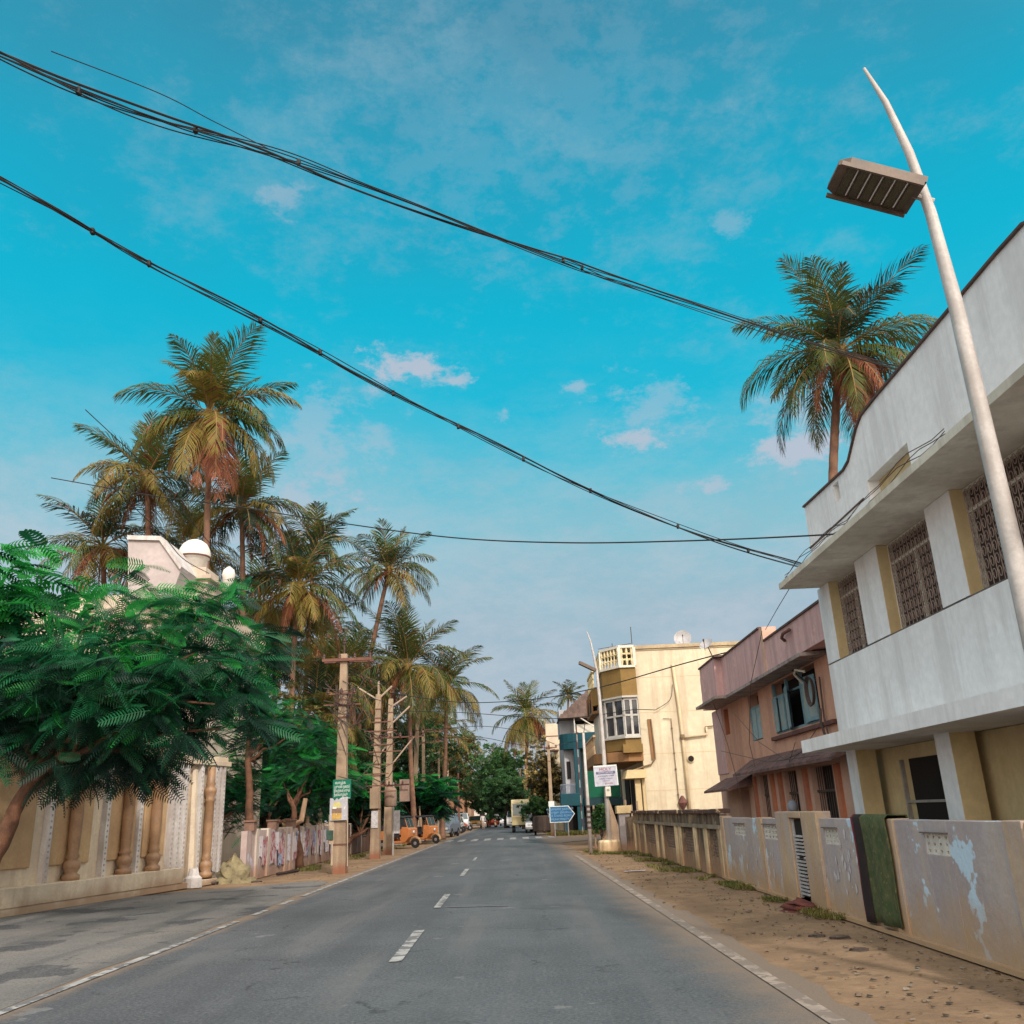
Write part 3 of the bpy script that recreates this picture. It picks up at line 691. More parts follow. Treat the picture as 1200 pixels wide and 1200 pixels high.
# ------------------------------------------------------------------ materials of the houses
WHITE = mat('white_plaster', (0.88,0.87,0.88), (0.80,0.79,0.80), .8, streak=(0.55,0.53,0.52), streak_amt=.45, bump=.15)
YELLOW = mat('yellow_plaster', (0.66,0.52,0.29), (0.56,0.43,0.24), 1.2, streak=(0.45,0.32,0.16), streak_amt=.35, bump=.15)
TRIM = mat('dark_coping', (0.13,0.08,0.065), (0.08,0.05,0.045), 3, bump=.4)
GROOVE = mat('groove', (0.16,0.13,0.12), None, 3)
DARK = mat('dark_interior', (0.016,0.013,0.013), (0.012,0.01,0.01), 2)
PINKP = mat('pink_plaster', (0.66,0.42,0.41), (0.56,0.35,0.34), .7, streak=(0.30,0.19,0.19), streak_amt=.45, bump=.2, spots=(0.62,0.40,0.36), spot_scale=1.5, spot_thr=.6)
ORANGEP = mat('orange_plaster', (0.66,0.36,0.25), (0.56,0.30,0.21), .7, streak=(0.33,0.17,0.13), streak_amt=.4, bump=.2)
SALMON = mat('salmon_plaster', (0.64,0.41,0.32), (0.56,0.35,0.27), .7, streak=(0.36,0.22,0.18), streak_amt=.35, bump=.2)
RUST = mat('red_orange_paint', (0.52,0.19,0.10), (0.40,0.15,0.09), 2)
BROWNS = mat('brown_sill', (0.17,0.075,0.06), (0.11,0.05,0.045), 3)
CHAJ = mat('weathered_slab', (0.40,0.33,0.31), (0.28,0.23,0.22), 1.6, streak=(0.13,0.10,0.10), streak_amt=.7, bump=.3, spots=(0.10,0.075,0.07), spot_scale=3, spot_thr=.62)
TEALSH = mat('blue_grey_shutter', (0.20,0.33,0.38), (0.14,0.25,0.30), 3, rough=.5)
CREAM = mat('cream_plaster', (0.68,0.60,0.44), (0.60,0.52,0.38), .6, streak=(0.42,0.32,0.22), streak_amt=.5, bump=.12)
GOLD = mat('ochre_panel', (0.25,0.155,0.05), (0.20,0.125,0.04), 1.2, streak=(0.24,0.14,0.05), streak_amt=.4)
GOLDD = mat('ochre_brown_panel', (0.33,0.17,0.07), (0.25,0.13,0.06), 1.2, streak=(0.15,0.09,0.05))
OFFW = mat('offwhite_paint', (0.72,0.68,0.60), (0.62,0.57,0.48), 2)
GLASSD = glass('dark_glass', (0.03,0.03,0.035))
PIPE = mat('cream_pipe', (0.70,0.58,0.38), (0.58,0.46,0.30), 2, rough=.5)
IRON = mat('dark_iron', (0.06,0.05,0.05), (0.10,0.06,0.05), 5, rough=.6)
STEEL = mat('galvanised_steel', (0.42,0.40,0.38), (0.30,0.28,0.27), 3, rough=.5, metal=.3)
GRILL = mat('grill_paint', (0.40,0.30,0.25), (0.28,0.20,0.17), 5)
CONC = mat('pole_concrete', (0.38,0.28,0.19), (0.27,0.195,0.135), 2, bump=.4, streak=(0.17,0.115,0.08), streak_amt=.5, dirt=(0.24,0.09,0.05), dirt_h=.5)
BLACK = mat('black_rubber', (0.015,0.015,0.016), None, 5, rough=.7)

def wallx(b, x0, x1, y0, y1, z0, z1, holes=(), mi=0):
    """wall between two x planes with rectangular openings (ya, yb, za, zb)"""
    ys = sorted({y0, y1, *[v for h in holes for v in h[:2] if y0 < v < y1]}); zs = sorted({z0, z1, *[v for h in holes for v in h[2:] if z0 < v < z1]})
    for a, c_ in zip(ys, ys[1:]):
        run = None
        for d, e_ in zip(zs, zs[1:]):
            my, mz = (a+c_)/2, (d+e_)/2
            if any(h[0] < my < h[1] and h[2] < mz < h[3] for h in holes):
                if run: b.box(x0, x1, a, c_, run[0], run[1], mi); run = None
            else: run = (run[0], e_) if run else (d, e_)
        if run: b.box(x0, x1, a, c_, run[0], run[1], mi)
def wally(b, y0, y1, x0, x1, z0, z1, holes=(), mi=0):
    xs = sorted({x0, x1, *[v for h in holes for v in h[:2] if x0 < v < x1]}); zs = sorted({z0, z1, *[v for h in holes for v in h[2:] if z0 < v < z1]})
    for a, c_ in zip(xs, xs[1:]):
        run = None
        for d, e_ in zip(zs, zs[1:]):
            mx, mz = (a+c_)/2, (d+e_)/2
            if any(h[0] < mx < h[1] and h[2] < mz < h[3] for h in holes):
                if run: b.box(a, c_, y0, y1, run[0], run[1], mi); run = None
            else: run = (run[0], e_) if run else (d, e_)
        if run: b.box(a, c_, y0, y1, run[0], run[1], mi)
def wire(path, r=.008, n=4): b = MB(); b.tube(path, r, n); return b

# ------------------------------------------------------------------ WHITE HOUSE (right foreground)
h = thing('white_house', 'tall white house with a curved stepped parapet, nearest on the right', 'house', (6, 12, 0))
b = MB()
wallx(b, 6.0, 6.25, 5, 17.4, 2.66, 4.06)                                                   # sill-high wall of the upper floor
for y0, y1 in ((16.75, 17.4), (14.3, 15.3), (11.6, 12.4), (8.8, 9.6), (6.0, 6.8)): b.box(6.0, 6.25, y0, y1, 4.09, 5.56)
b.box(6.02, 6.25, 5, 17.38, 4.06, 4.09, 1)
b.box(6.0, 6.2, 5, 17.4, 5.68, 6.20)
prof = [(5, 6.20), (17.4, 6.20), (17.4, 7.30), (15.05, 7.19), (14.75, 7.25), (14.5, 7.42), (14.2, 7.62), (13.9, 7.74), (13.3, 7.76), (9.3, 7.76), (8.7, 7.74), (8.4, 7.62), (8.0, 7.3), (7.7, 7.19), (5, 7.19)]
def inpoly_wall(b):
    b.prism([(5, 6.20), (17.4, 6.20), (17.4, 6.30), (5, 6.30)], 'x', 6.0, 6.2)
    b.prism([(15.68, 6.30), (17.4, 6.30), (17.4, 7.30), (15.68, 7.225)], 'x', 6.0, 6.2)
    b.prism([(15.4, 7.14), (15.68, 7.14), (15.68, 7.225), (15.4, 7.21)], 'x', 6.0, 6.2); b.prism([(15.4, 6.30), (15.68, 6.30), (15.68, 6.80), (15.4, 6.80)], 'x', 6.0, 6.2)
    b.prism([(14.15, 6.30), (15.4, 6.30), (15.4, 7.21), (15.05, 7.19), (14.75, 7.25), (14.5, 7.42), (14.2, 7.62), (14.15, 7.64)], 'x', 6.0, 6.2)
    b.prism([(12.5, 6.66), (14.15, 6.66), (14.15, 7.64), (13.9, 7.74), (13.3, 7.76), (12.5, 7.76)], 'x', 6.0, 6.2)
    b.prism([(5, 6.30), (12.5, 6.30), (12.5, 7.76), (9.3, 7.76), (8.7, 7.74), (8.4, 7.62), (8.0, 7.3), (7.7, 7.19), (5, 7.19)], 'x', 6.0, 6.2)
inpoly_wall(b)
b.box(6.5, 13, 5, 17.3, 0, 2.43, 2); b.box(6.26, 13, 5, 17.36, 2.66, 6.2, 2); b.box(6.6, 13, 5.2, 17.2, 6.2, 6.6, 2)
b.build('wall', [WHITE, GROOVE, YELLOW], h, world=True)
for y0, z0, z1, x1 in ((16.75, 4.09, 5.56, 6.21), (14.3, 4.09, 5.56, 6.21), (11.6, 4.09, 5.56, 6.21), (8.8, 4.09, 5.56, 6.21)):
    b = MB(); b.box(6.006, x1, y0-.006, y0, z0, z1); b.build('reveal', YELLOW, h, world=True)
for y0 in (16.71, 12.96, 9.16):
    b = MB(); b.box(6.004, 6.36, y0-.006, y0, 0, 2.43); b.build('pillar_side', YELLOW, h, world=True)
b = MB(); top = prof[2:]
for (y0, z0), (y1, z1) in zip(top, top[1:]):
    b.quad([(5.96, y0, z0), (5.96, y1, z1), (5.96, y1, z1+.035), (5.96, y0, z0+.035)]); b.quad([(5.96, y0, z0+.035), (5.96, y1, z1+.035), (6.24, y1, z1+.035), (6.24, y0, z0+.035)])
    b.quad([(5.96, y0, z0), (6.0, y0, z0), (6.0, y1, z1), (5.96, y1, z1)])
b.box(5.985, 6.0, 14.4, 17.41, 6.42, 6.45)
b.build('coping', TRIM, h, world=True)
b = MB(); b.box(5.2, 6.24, 5, 17.22, 5.565, 5.675); b.build('sunshade', mat('chajja_plaster', (0.74,0.69,0.60), (0.62,0.56,0.46), .8, streak=(0.36,0.30,0.24), streak_amt=.4), h, world=True)
b = MB(); b.box(5.2, 6.55, 5, 17.2, 2.44, 2.66); b.build('balcony_slab', WHITE, h, world=True)
for y in (16.95, 13.2, 9.4): b = MB(); b.box(6.0, 6.35, y-.24, y+.24, 0, 2.44); b.build('pillar', WHITE, h, world=True)
def grill_window(parent, x, y0, y1, z0, z1, fm, gm, pane, step=.14, scroll=True, name='window'):
    f = MB(); t_ = .05
    f.box(x-.03, x+.03, y0, y0+t_, z0, z1); f.box(x-.03, x+.03, y1-t_, y1, z0, z1); f.box(x-.03, x+.03, y0+t_, y1-t_, z0, z0+t_); f.box(x-.03, x+.03, y0+t_, y1-t_, z1-t_, z1)
    zt = z0+(z1-z0)*.76; f.box(x-.028, x+.028, y0+t_, y1-t_, zt, zt+t_)
    ym = (y0+y1)/2; f.box(x-.026, x+.026, ym-.02, ym+.02, z0+t_, zt)
    w_ = f.build(name, fm, parent, world=True)
    g = MB(); y = y0+t_+step/2
    while y < y1-t_:
        g.tube([(x-.05, y, z0+t_), (x-.05, y, z1-t_)], .007, 4)
        y += step
    if scroll:
        yy = y0+t_+step
        while yy < y1-t_-.02:
            zz = z0+t_+.12
            while zz < z1-t_:
                pts = [(x-.055, yy+math.cos(a)*.055*(1-.5*a/7), zz+math.sin(a)*.085*(1-.5*a/7)) for a in np.linspace(0, 7, 12)]
                g.tube(pts, .007, 4, cap=False); zz += .17
            yy += step
    gr_ = g.build('grill', gm, w_); gr_.parent = w_; 
    p = parent
    off = Vector((0, 0, 0))
    while p is not None: off = off+Vector(p.location); p = p.parent
    gr_.location = -off
    g = MB(); g.box(x+.03, x+.05, y0+t_, y1-t_, z0+t_, z1-t_); q_ = g.build('pane', pane, w_); q_.location = -off
    return w_
for y0, y1 in ((15.3, 16.75), (12.4, 14.3), (9.6, 11.6), (6.8, 8.8)):
    grill_window(h, 6.22, y0+.0, y1-.0, 4.09, 5.56, OFFW, GRILL, mat('brown_dark_pane', (0.09,0.06,0.05), (0.05,0.035,0.03), 5))
b = MB(); b.box(6.2, 6.24, 12.5, 14.15, 6.30, 6.66); b.build('recess_panel', YELLOW, h, world=True)
b = MB(); b.box(6.2, 6.24, 15.4, 15.68, 6.8, 7.14); b.build('vent_recess', YELLOW, h, world=True)
b = MB(); b.box(6.47, 6.5, 14.2, 15.6, .9, 2.2, 0); b.build('dark_window', DARK, h, world=True); b = MB(); b.box(6.47, 6.5, 10.2, 11.3, 0, 2.15, 0); b.build('doorway', DARK, h, world=True)
b = MB()
for y in (15.9, 13.9): b.box(6.44, 6.5, y-.03, y+.03, .9, 2.2)
b.box(6.44, 6.5, 13.93, 15.87, 1.5, 1.54); b.build('window_frame', STEEL, h, world=True)
# thin wires looping along its ledge
b = MB()
for k, dz in enumerate((0, .05, -.04)):
    b.tube([(5.28, y, 5.80+dz+.05*math.sin(y*1.7+k)+.03*math.sin(y*4+k)) for y in np.arange(10, 17.3, .35)], .007, 4)
b.build('ledge_wires', IRON, h, world=True)

# ------------------------------------------------------------------ PINK HOUSE
h = thing('pink_house', 'faded pink and orange two-storey house with blue-grey shutters, between the white and the cream building', 'house', (7, 25, 0))
g_open = [(26.8, 27.7, .0, 2.38), (23.95, 25.1, 0, 2.38), (21.1, 22.7, 0, 2.38), (29.2, 30.3, .5, 2.0)]
u_open = [(21.3, 25.2, 3.35, 4.70), (26.7, 27.95, 3.36, 4.72), (30.8, 31.55, 3.84, 4.70)]
b = MB(); wallx(b, 7.0, 7.3, 18.4, 33.3, 0, 2.62, g_open, 0); wallx(b, 7.0, 7.3, 18.4, 33.3, 2.62, 4.8, u_open, 1)
b.box(7.34, 13, 18.5, 33.2, 0, 4.85, 2); b.build('wall', [SALMON, ORANGEP, DARK], h, world=True)
b = MB(); b.box(6.5, 6.66, 18.5, 23.5, 4.83, 5.62); b.box(6.5, 6.66, 23.75, 28.5, 4.83, 6.03); b.box(6.27, 6.66, 28.8, 31.2, 4.87, 6.06); b.box(6.5, 6.66, 28.5, 28.8, 4.87, 6.04); b.box(6.97, 7.0, 31.7, 33.3, 2.6, 4.78)
b.box(6.66, 13, 18.6, 33.2, 4.86, 5.2); b.box(6.66, 6.8, 28.8, 33.2, 5.2, 6.05); b.build('parapet', PINKP, h, world=True)
b = MB(); b.box(6.48, 6.85, 23.48, 23.77, 4.84, 6.02); b.build('parapet_pier', SALMON, h, world=True)
b = MB(); b.box(6.46, 6.70, 18.5, 23.46, 5.62, 5.67); b.box(6.46, 6.70, 23.8, 28.47, 6.03, 6.08); b.box(6.23, 6.70, 28.47, 31.24, 6.06, 6.11); b.build('coping', TRIM, h, world=True)
b = MB(); b.prism([(6.38, 4.72), (7.0, 4.74), (7.0, 4.83), (6.38, 4.80)], 'y', 20.3, 28.3); b.prism([(6.08, 4.74), (7.0, 4.78), (7.0, 4.86), (6.08, 4.82)], 'y', 28.35, 31.6); b.build('sunshade', CHAJ, h, world=True)
b = MB(); b.prism([(6.38, 2.38), (7.0, 2.60), (7.0, 2.86), (6.38, 2.45)], 'y', 19.2, 28.4); b.prism([(6.2, 1.98), (7.0, 2.14), (7.0, 2.45), (6.2, 2.05)], 'y', 28.5, 32.3)
b.build('lower_sunshade', mat('mossy_brown_slab', (0.22,0.12,0.11), (0.12,0.07,0.065), 2.5, bump=.5, spots=(0.07,0.05,0.045), spot_scale=4, spot_thr=.56), h, world=True)
b = MB(); b.box(6.9, 7.0, 20.3, 25.5, 3.20, 3.30); b.build('sill', BROWNS, h, world=True, bevel=.01)
b = MB()
for y in (20.7, 23.1, 25.4, 26.2, 28.2): b = MB(); b.box(6.93, 7.0, y-.13, y+.13, 0, 2.36); b.build('pilaster', RUST, h, world=True)
b = MB(); b.tube([(6.48, 21.55, 5.28), (6.40, 21.55, 5.36), (6.40, 21.4, 5.44), (6.42, 20.9, 5.44)], .04, 8); b.build('drain_spout', BROWNS, h, world=True, smooth=True)
def shutter(parent, y0, y1, z0, z1, x, ang, m=TEALSH, arch=True, hinge='far'):
    """panelled shutter hinged on a vertical edge, swung out towards the street"""
    L_ = y1-y0; hy = y1 if hinge == 'far' else y0; sg = -1 if hinge == 'far' else 1
    o = MB(); t_ = .03
    def P(u, z, d): # u along the leaf, d out of plane
        ca, sa = math.cos(ang), math.sin(ang)
        return (x - sa*u - ca*d, hy + sg*ca*u - sa*d*sg, z)
    def bx(u0, u1, za, zb, d0, d1, mi=0):
        v = [P(u, z, d) for z in (za, zb) for (u, d) in ((u0, d0), (u1, d0), (u1, d1), (u0, d1))]; n = len(o.v); o.v += v
        for f in ((0,3,2,1),(4,5,6,7),(0,1,5,4),(1,2,6,5),(2,3,7,6),(3,0,4,7)): o.f.append(tuple(n+i for i in f)); o.m.append(mi)
    bx(.0, .06, z0, z1, 0, t_); bx(L_-.06, L_, z0, z1, 0, t_); bx(.06, L_-.06, z0, z0+.09, 0, t_); bx(.06, L_-.06, z1-.09, z1, 0, t_)
    bx(.06, L_-.06, z0+.09, z1-.09, .008, .02, 1)
    if arch:
        bx(.06, L_*.35, z1-.16, z1-.09, 0, t_); bx(L_*.65, L_-.06, z1-.16, z1-.09, 0, t_)
    return o.build('shutter', [m, mat('shutter_panel', (0.36,0.34,0.28), (0.22,0.30,0.32), 2)], parent, world=True)
f = MB()
for y in (21.3, 22.65, 23.9, 25.14): f.box(7.02, 7.1, y, y+.06, 3.37, 4.68)
f.box(7.025, 7.095, 21.36, 25.14, 3.35, 3.41); f.box(7.03, 7.09, 21.36, 25.14, 4.30, 4.35)
w1 = f.build('window', TEALSH, h, world=True)
shutter(h, 24.62, 25.14, 3.40, 4.30, 6.99, .10); shutter(h, 24.02, 24.58, 3.40, 4.30, 7.0, .04); shutter(h, 23.12, 23.92, 3.38, 4.42, 6.99, .22); shutter(h, 21.36, 21.95, 3.40, 4.45, 6.99, .12, hinge='near'); shutter(h, 22.02, 22.45, 3.40, 4.45, 7.0, .06)
f = MB(); f.box(7.02, 7.1, 26.7, 26.78, 3.36, 4.35); f.box(7.02, 7.1, 27.87, 27.95, 3.36, 4.35); f.box(7.025, 7.095, 26.78, 27.87, 4.28, 4.35); f.box(7.03, 7.09, 27.3, 27.36, 3.4, 4.28); f.box(7.04, 7.06, 26.78, 27.87, 3.4, 4.28, 1)
f.build('narrow_window', [TEALSH, mat('pale_curtain', (0.36,0.44,0.44), (0.25,0.34,0.36), 4)], h, world=True)
f = MB(); f.box(7.02, 7.28, 31.5, 31.55, 3.84, 4.7); f.box(7.2, 7.25, 30.8, 31.5, 3.84, 4.7); f.build('slot_window', RUST, h, world=True)
for (y0, y1) in ((26.8, 27.7), (23.95, 25.1), (21.1, 22.7)):
    g = MB(); y = y0+.08
    while y < y1: g.tube([(7.12, y, 0), (7.12, y, 2.36)], .012, 4); y += .16
    g.box(7.09, 7.15, y0, y1, 1.78, 1.84); g.box(7.09, 7.15, y0, y0+.05, 0, 2.38); g.build('door_grill', IRON, h, world=True)
b = MB(); b.lathe([(.05, -.04), (.11, 0), (.14, .1), (.10, .22), (.03, .27)], (6.85, 24.1, 1.38), 10); b.build('covered_meter', mat('grey_cloth', (0.30,0.33,0.40), None, 5), h, world=True, smooth=True)
# cable coil and bracket
b = MB()
for k in range(4):
    b.tube([(6.8-.02*k, 21.15+(.24+.012*k)*math.cos(a), 4.02+(.31+.012*k)*math.sin(a)) for a in np.linspace(0, 2*PI, 20)], .014, 4)
b.tube([(6.9, 21.0, 3.6), (6.85, 20.95, 3.3), (6.9, 20.9, 2.9)], .03, 5); b.tube([(6.92, 20.8, 4.3), (6.92, 20.9, 3.4), (6.92, 20.7, 2.7)], .02, 5)
b.build('cable_coil', IRON, h, world=True)
b = MB(); b.tube([(6.95, 22.2, 4.35), (6.75, 22.1, 4.55), (6.7, 21.8, 4.62), (6.75, 21.3, 4.50)], .03, 6); b.build('bracket', OFFW, h, world=True)
b = MB()
for pts in ([(832, 812), (852, 870), (868, 930)], [(855, 830), (890, 870), (920, 890), (960, 872)], [(845, 880), (900, 893), (960, 885)], [(893, 740), (880, 800), (878, 870), (885, 900)], [(932, 870), (925, 893), (940, 880), (960, 850)]):
    b.tube([onx(x, y, 6.34) for x, y in pts], .009, 4)
b.build('wall_cables', IRON, h, world=True)
def dish(parent_loc, c, r, label, tilt, grp='satellite dishes', logo=True):
    t = thing('satellite_dish', label, 'satellite dish', parent_loc, 0, grp)
    cx = Vector(c)-Vector(parent_loc)
    b = MB(); n = 20; ax = Vector(tilt).normalized(); s_ = ax.cross(Vector((0, 0, 1))).normalized(); u_ = s_.cross(ax)
    base_ = len(b.v)
    for k in range(5):
        rr = r*k/4+.001
        for j in range(n): a = 2*PI*j/n; b.v.append(tuple(cx+(s_*math.cos(a)+u_*math.sin(a))*rr+ax*(rr*rr/r*.35)))
    for k in range(4):
        for j in range(n): j2 = (j+1) % n; b.f.append((base_+k*n+j, base_+k*n+j2, base_+(k+1)*n+j2, base_+(k+1)*n+j)); b.m.append(0)
    b.build('reflector', mat('dish_grey', (0.45,0.45,0.47), (0.36,0.35,0.36), 3, rough=.5), t, smooth=True)
    b = MB(); b.tube([(0, 0, 0), cx-ax*.03], .02, 6); b.build('mast', IRON, t)
    b = MB(); b.tube([cx-u_*r, cx-u_*r*.4+ax*r*.5, cx+ax*r*1.0], .012, 5); b.lathe([(.02, -.05), (.035, 0), (.02, .05)], cx+ax*r*1.0, 8); b.build('feed_arm', IRON, t)
c = at(828, 757, 31); dish((c.x+.35, 31.2, 6.1), (c.x, 30.9, c.z), .25, 'grey satellite dish fixed to the far corner of the pink parapet', (-.5, -.5, .6))

# ------------------------------------------------------------------ CREAM BUILDING
h = thing('cream_building', 'tall cream apartment building with ochre bay windows on its street corner', 'building', (8, 46, 0))
b = MB(); b.box(5.46, 12.5, 42.0, 52, 0, 8.70); b.build('wall', CREAM, h, world=True)
b = MB(); b.box(5.38, 12.6, 41.9, 52.1, 8.70, 8.86); b.box(5.42, 12.55, 41.96, 52.05, 8.62, 8.70); b.build('cornice', mat('weathered_cornice', (0.50,0.40,0.25), (0.36,0.28,0.19), 1.5, bump=.6, bscale=6), h, world=True)
b = MB(); 
for z in (7.35, 5.75, 3.9, 2.3): b.box(5.5, 12.5, 41.994, 41.999, z, z+.02)
b.build('plaster_joints', mat('joint', (0.60,0.45,0.27), None, 2), h, world=True)
FRM = mat('window_white', (0.52,0.50,0.47), (0.44,0.42,0.39), 3)
def bay(poly, z0, z1, m, name='bay', inset=0, parent=None):
    b = MB(); b.prism(poly, 'z', z0, z1); return b.build(name, m, parent or h, world=True)
bp = [(5.46, 45.4), (3.95, 45.2), (3.92, 42.75), (4.70, 41.62), (5.40, 41.62), (5.40, 42.0), (5.46, 42.0)]
def shrink(p, k, c=(5.4, 43.6)): return [(c[0]+(x-c[0])*k, c[1]+(y-c[1])*k) for x, y in p]
bay(bp, 6.50, 7.82, GOLD, 'upper_bay_panel'); bay(shrink(bp, .93), 4.68, 6.50, GLASSD, 'bay_glazing'); bay(bp, 4.10, 4.66, GOLD, 'lower_bay_panel'); bay(shrink(bp, 1.05), 4.62, 4.70, FRM, 'bay_sill'); bay(shrink(bp, 1.03), 6.44, 6.52, FRM, 'bay_head')
bay(shrink(bp, 1.05), 7.80, 7.90, OFFW, 'balcony_kerb'); bay(shrink(bp, 1.03), 8.72, 8.84, OFFW, 'top_rail')
def frames(a, b_, z0, z1, n, name='window'):
    (x0, y0), (x1, y1) = a, b_; d = Vector((x1-x0, y1-y0, 0)); nn = Vector((d.y, -d.x, 0)).normalized()*(1); L_ = d.length; d.normalize()
    o = MB()
    def slab(u0, u1, za, zb, t0=-.02, t1=.05):
        v = []
        for z in (za, zb):
            for u, t_ in ((u0, t0), (u1, t0), (u1, t1), (u0, t1)): q = Vector((x0, y0, z))+d*u+nn*t_; v.append(tuple(q))
        k = len(o.v); o.v += v
        for f in ((0,3,2,1),(4,5,6,7),(0,1,5,4),(1,2,6,5),(2,3,7,6),(3,0,4,7)): o.f.append(tuple(k+i for i in f)); o.m.append(0)
    for i in range(n+1): u = L_*i/n; slab(max(0, u-.055), min(L_, u+.055), z0, z1)
    slab(0, L_, z1-.12, z1, -.015, .045); slab(0, L_, z0, z0+.1, -.015, .045); slab(0, L_, z0+(z1-z0)*.52, z0+(z1-z0)*.52+.08, -.015, .045)
    return o.build(name, FRM, h, world=True)
sp = shrink(bp, .95)
frames(sp[3], sp[4], 4.70, 6.45, 2); frames(sp[2], sp[3], 4.70, 6.45, 2); frames(sp[1], sp[2], 4.70, 6.45, 3)
b = MB()                                                      # pierced balustrade of the roof balcony
def balus(a, b_, z0, z1, n):
    for i in range(n):
        u = (i+.5)/n; x = a[0]+(b_[0]-a[0])*u; y = a[1]+(b_[1]-a[1])*u
        b.lathe([(.03, 0), (.07, (z1-z0)*.25), (.03, (z1-z0)*.5), (.07, (z1-z0)*.75), (.03, (z1-z0))], (x, y, z0), 6)
    for zf in (.33, .66):
        z = z0+(z1-z0)*zf; b.tube([(a[0], a[1], z), (b_[0], b_[1], z)], .045, 5)
balus(bp[3], bp[4], 7.9, 8.72, 3); balus(bp[2], bp[3], 7.9, 8.72, 6); balus(bp[1], bp[2], 7.9, 8.72, 9); b.build('balustrade', mat('cream_rail', (0.74,0.62,0.36), (0.62,0.50,0.3), 2), h, world=True)
b = MB()
for x, y in (bp[3], bp[4], bp[2]): b.box(x-.07, x+.07, y-.07, y+.07, 7.9, 8.72)
b.build('balcony_posts', OFFW, h, world=True)
b = MB(); b.prism([(5.46, 50.5), (3.35, 50.5), (3.35, 43.6), (3.9, 42.4), (4.8, 41.75), (5.46, 41.75)], 'z', 3.62, 4.06); b.build('balcony_slab', GOLDD, h, world=True)
b = MB(); b.box(4.55, 5.44, 41.5, 42.0, 3.98, 4.35); b.build('bay_apron', GOLD, h, world=True)
b = MB()
for i in range(16):
    y = 43.4+i*.42
    b.tube([(3.42, y, 4.08), (3.42, y+.42, 4.85)], .035, 4); b.tube([(3.42, y+.42, 4.08), (3.42, y, 4.85)], .035, 4)
b.box(3.36, 3.48, 43.3, 50.4, 4.85, 4.95); b.build('lattice_railing', mat('peach_rail', (0.60,0.40,0.24), None, 3), h, world=True)
b2 = [(5.46, 50.5), (3.75, 50.5), (3.75, 47.1), (4.3, 46.3), (5.46, 46.3)]
bay(b2, 6.7, 7.55, GOLD, 'second_bay_panel'); bay(shrink(b2, .85, (5.4, 48.5)), 4.08, 6.7, OFFW, 'second_bay_wall'); bay(shrink(b2, 1.04, (5.4, 48.5)), 6.28, 6.42, GOLDD, 'second_bay_ledge')
b = MB(); pts = [(46.35, 6.42), (46.35, 6.7), (50.4, 6.7), (50.4, 6.42)]
for y0 in (47.2, 48.9):
    arc = [(y0+.75-.7*math.cos(a), 6.0+1.15*math.sin(a)) for a in np.linspace(0, PI, 11)]
    b.prism([(y0, 6.42)]+[(y, max(z, 6.42)) for y, z in arc]+[(y0+1.5, 6.42)], 'x', 3.70, 3.74, 1)
    b.box(3.68, 3.76, y0-.1, y0+.03, 6.42, 7.4, 0); b.box(3.68, 3.76, y0+1.47, y0+1.6, 6.42, 7.4, 0)
b.build('arches', [GOLDD, DARK], h, world=True)
b = MB()
for i in range(14):
    y = 46.9+i*.26; b.lathe([(.03, 0), (.06, .2), (.03, .45), (.06, .7), (.03, .85)], (3.85, y, 7.55), 6)
for zf in (7.83, 8.1): b.tube([(3.85, 46.8, zf), (3.85, 50.4, zf)], .04, 5)
b.box(3.78, 3.95, 46.7, 50.4, 8.40, 8.52); b.build('second_balustrade', mat('cream_rail', (1, 1, 1)), h, world=True)
b = MB(); b.box(4.25, 4.32, 46.5, 47.8, 4.3, 6.2); b.box(4.3, 4.36, 48.2, 49.6, 4.3, 6.2); b.build('shaded_window', GLASSD, h, world=True)
b = MB(); b.prism([(4.5, 2.86), (5.46, 2.86), (5.46, 3.22), (4.62, 3.22)], 'y', 41.2, 43.2); b.build('porch_canopy', YELLOW, h, world=True)
b = MB(); b.box(4.95, 5.2, 41.5, 41.75, 0, 2.86); b.box(5.28, 5.4, 41.6, 41.72, 0, 2.86); b.build('porch_pillar', YELLOW, h, world=True)
b = MB(); b.box(5.43, 5.46, 43.5, 47.5, .1, 3.4); b.box(5.41, 5.46, 48, 50, .1, 3.2); b.build('dark_doorway', DARK, h, world=True)
b = MB(); b.tube([(7.21, 41.9, 7.94), (7.30, 41.9, 6.0), (7.33, 41.9, 4.6), (7.33, 41.9, 1.0)], .075, 8)
b.tube([(7.33, 41.88, 4.56), (8.45, 41.88, 4.66), (8.45, 41.88, 4.95), (8.45, 41.97, 5.0)], .05, 8); b.build('drain_pipe', PIPE, h, world=True, smooth=True)
b = MB(); b.lathe([(.09, -.12), (.12, 0), (.09, .12)], (7.33, 41.9, 4.58), 8); b.tube([(8.43, 41.9, 4.75), (8.43, 41.9, 5.0), (8.8, 41.9, 5.02)], .03, 6)
b.tube([(6.52, 41.93, 5.45), (6.89, 41.93, 5.44), (6.89, 41.93, 3.4), (6.90, 41.93, 1.0)], .02, 6)
for z in (5.0, 3.9, 3.2, 2.1): b.lathe([(.03, -.04), (.045, 0), (.03, .04)], (6.89, 41.93, z), 6)
b.tube([(5.95, 41.9, 5.45), (6.0, 41.9, 4.2), (6.0, 41.9, 3.7), (5.8, 41.9, 3.45), (5.4, 41.9, 3.35), (4.9, 41.6, 3.2)], .035, 6)
b.build('small_pipes', mat('brown_pipe', (0.22,0.15,0.09), None, 3), h, world=True)
b = MB(); b.lathe([(.17, 0), (.17, .08)], (7.62, 41.93, 3.62), 14, axis='y'); b.lathe([(.13, .0), (.13, .05)], (7.62, 41.90, 3.62), 14, mi=1, axis='y'); b.build('round_vent', [PIPE, DARK], h, world=True)
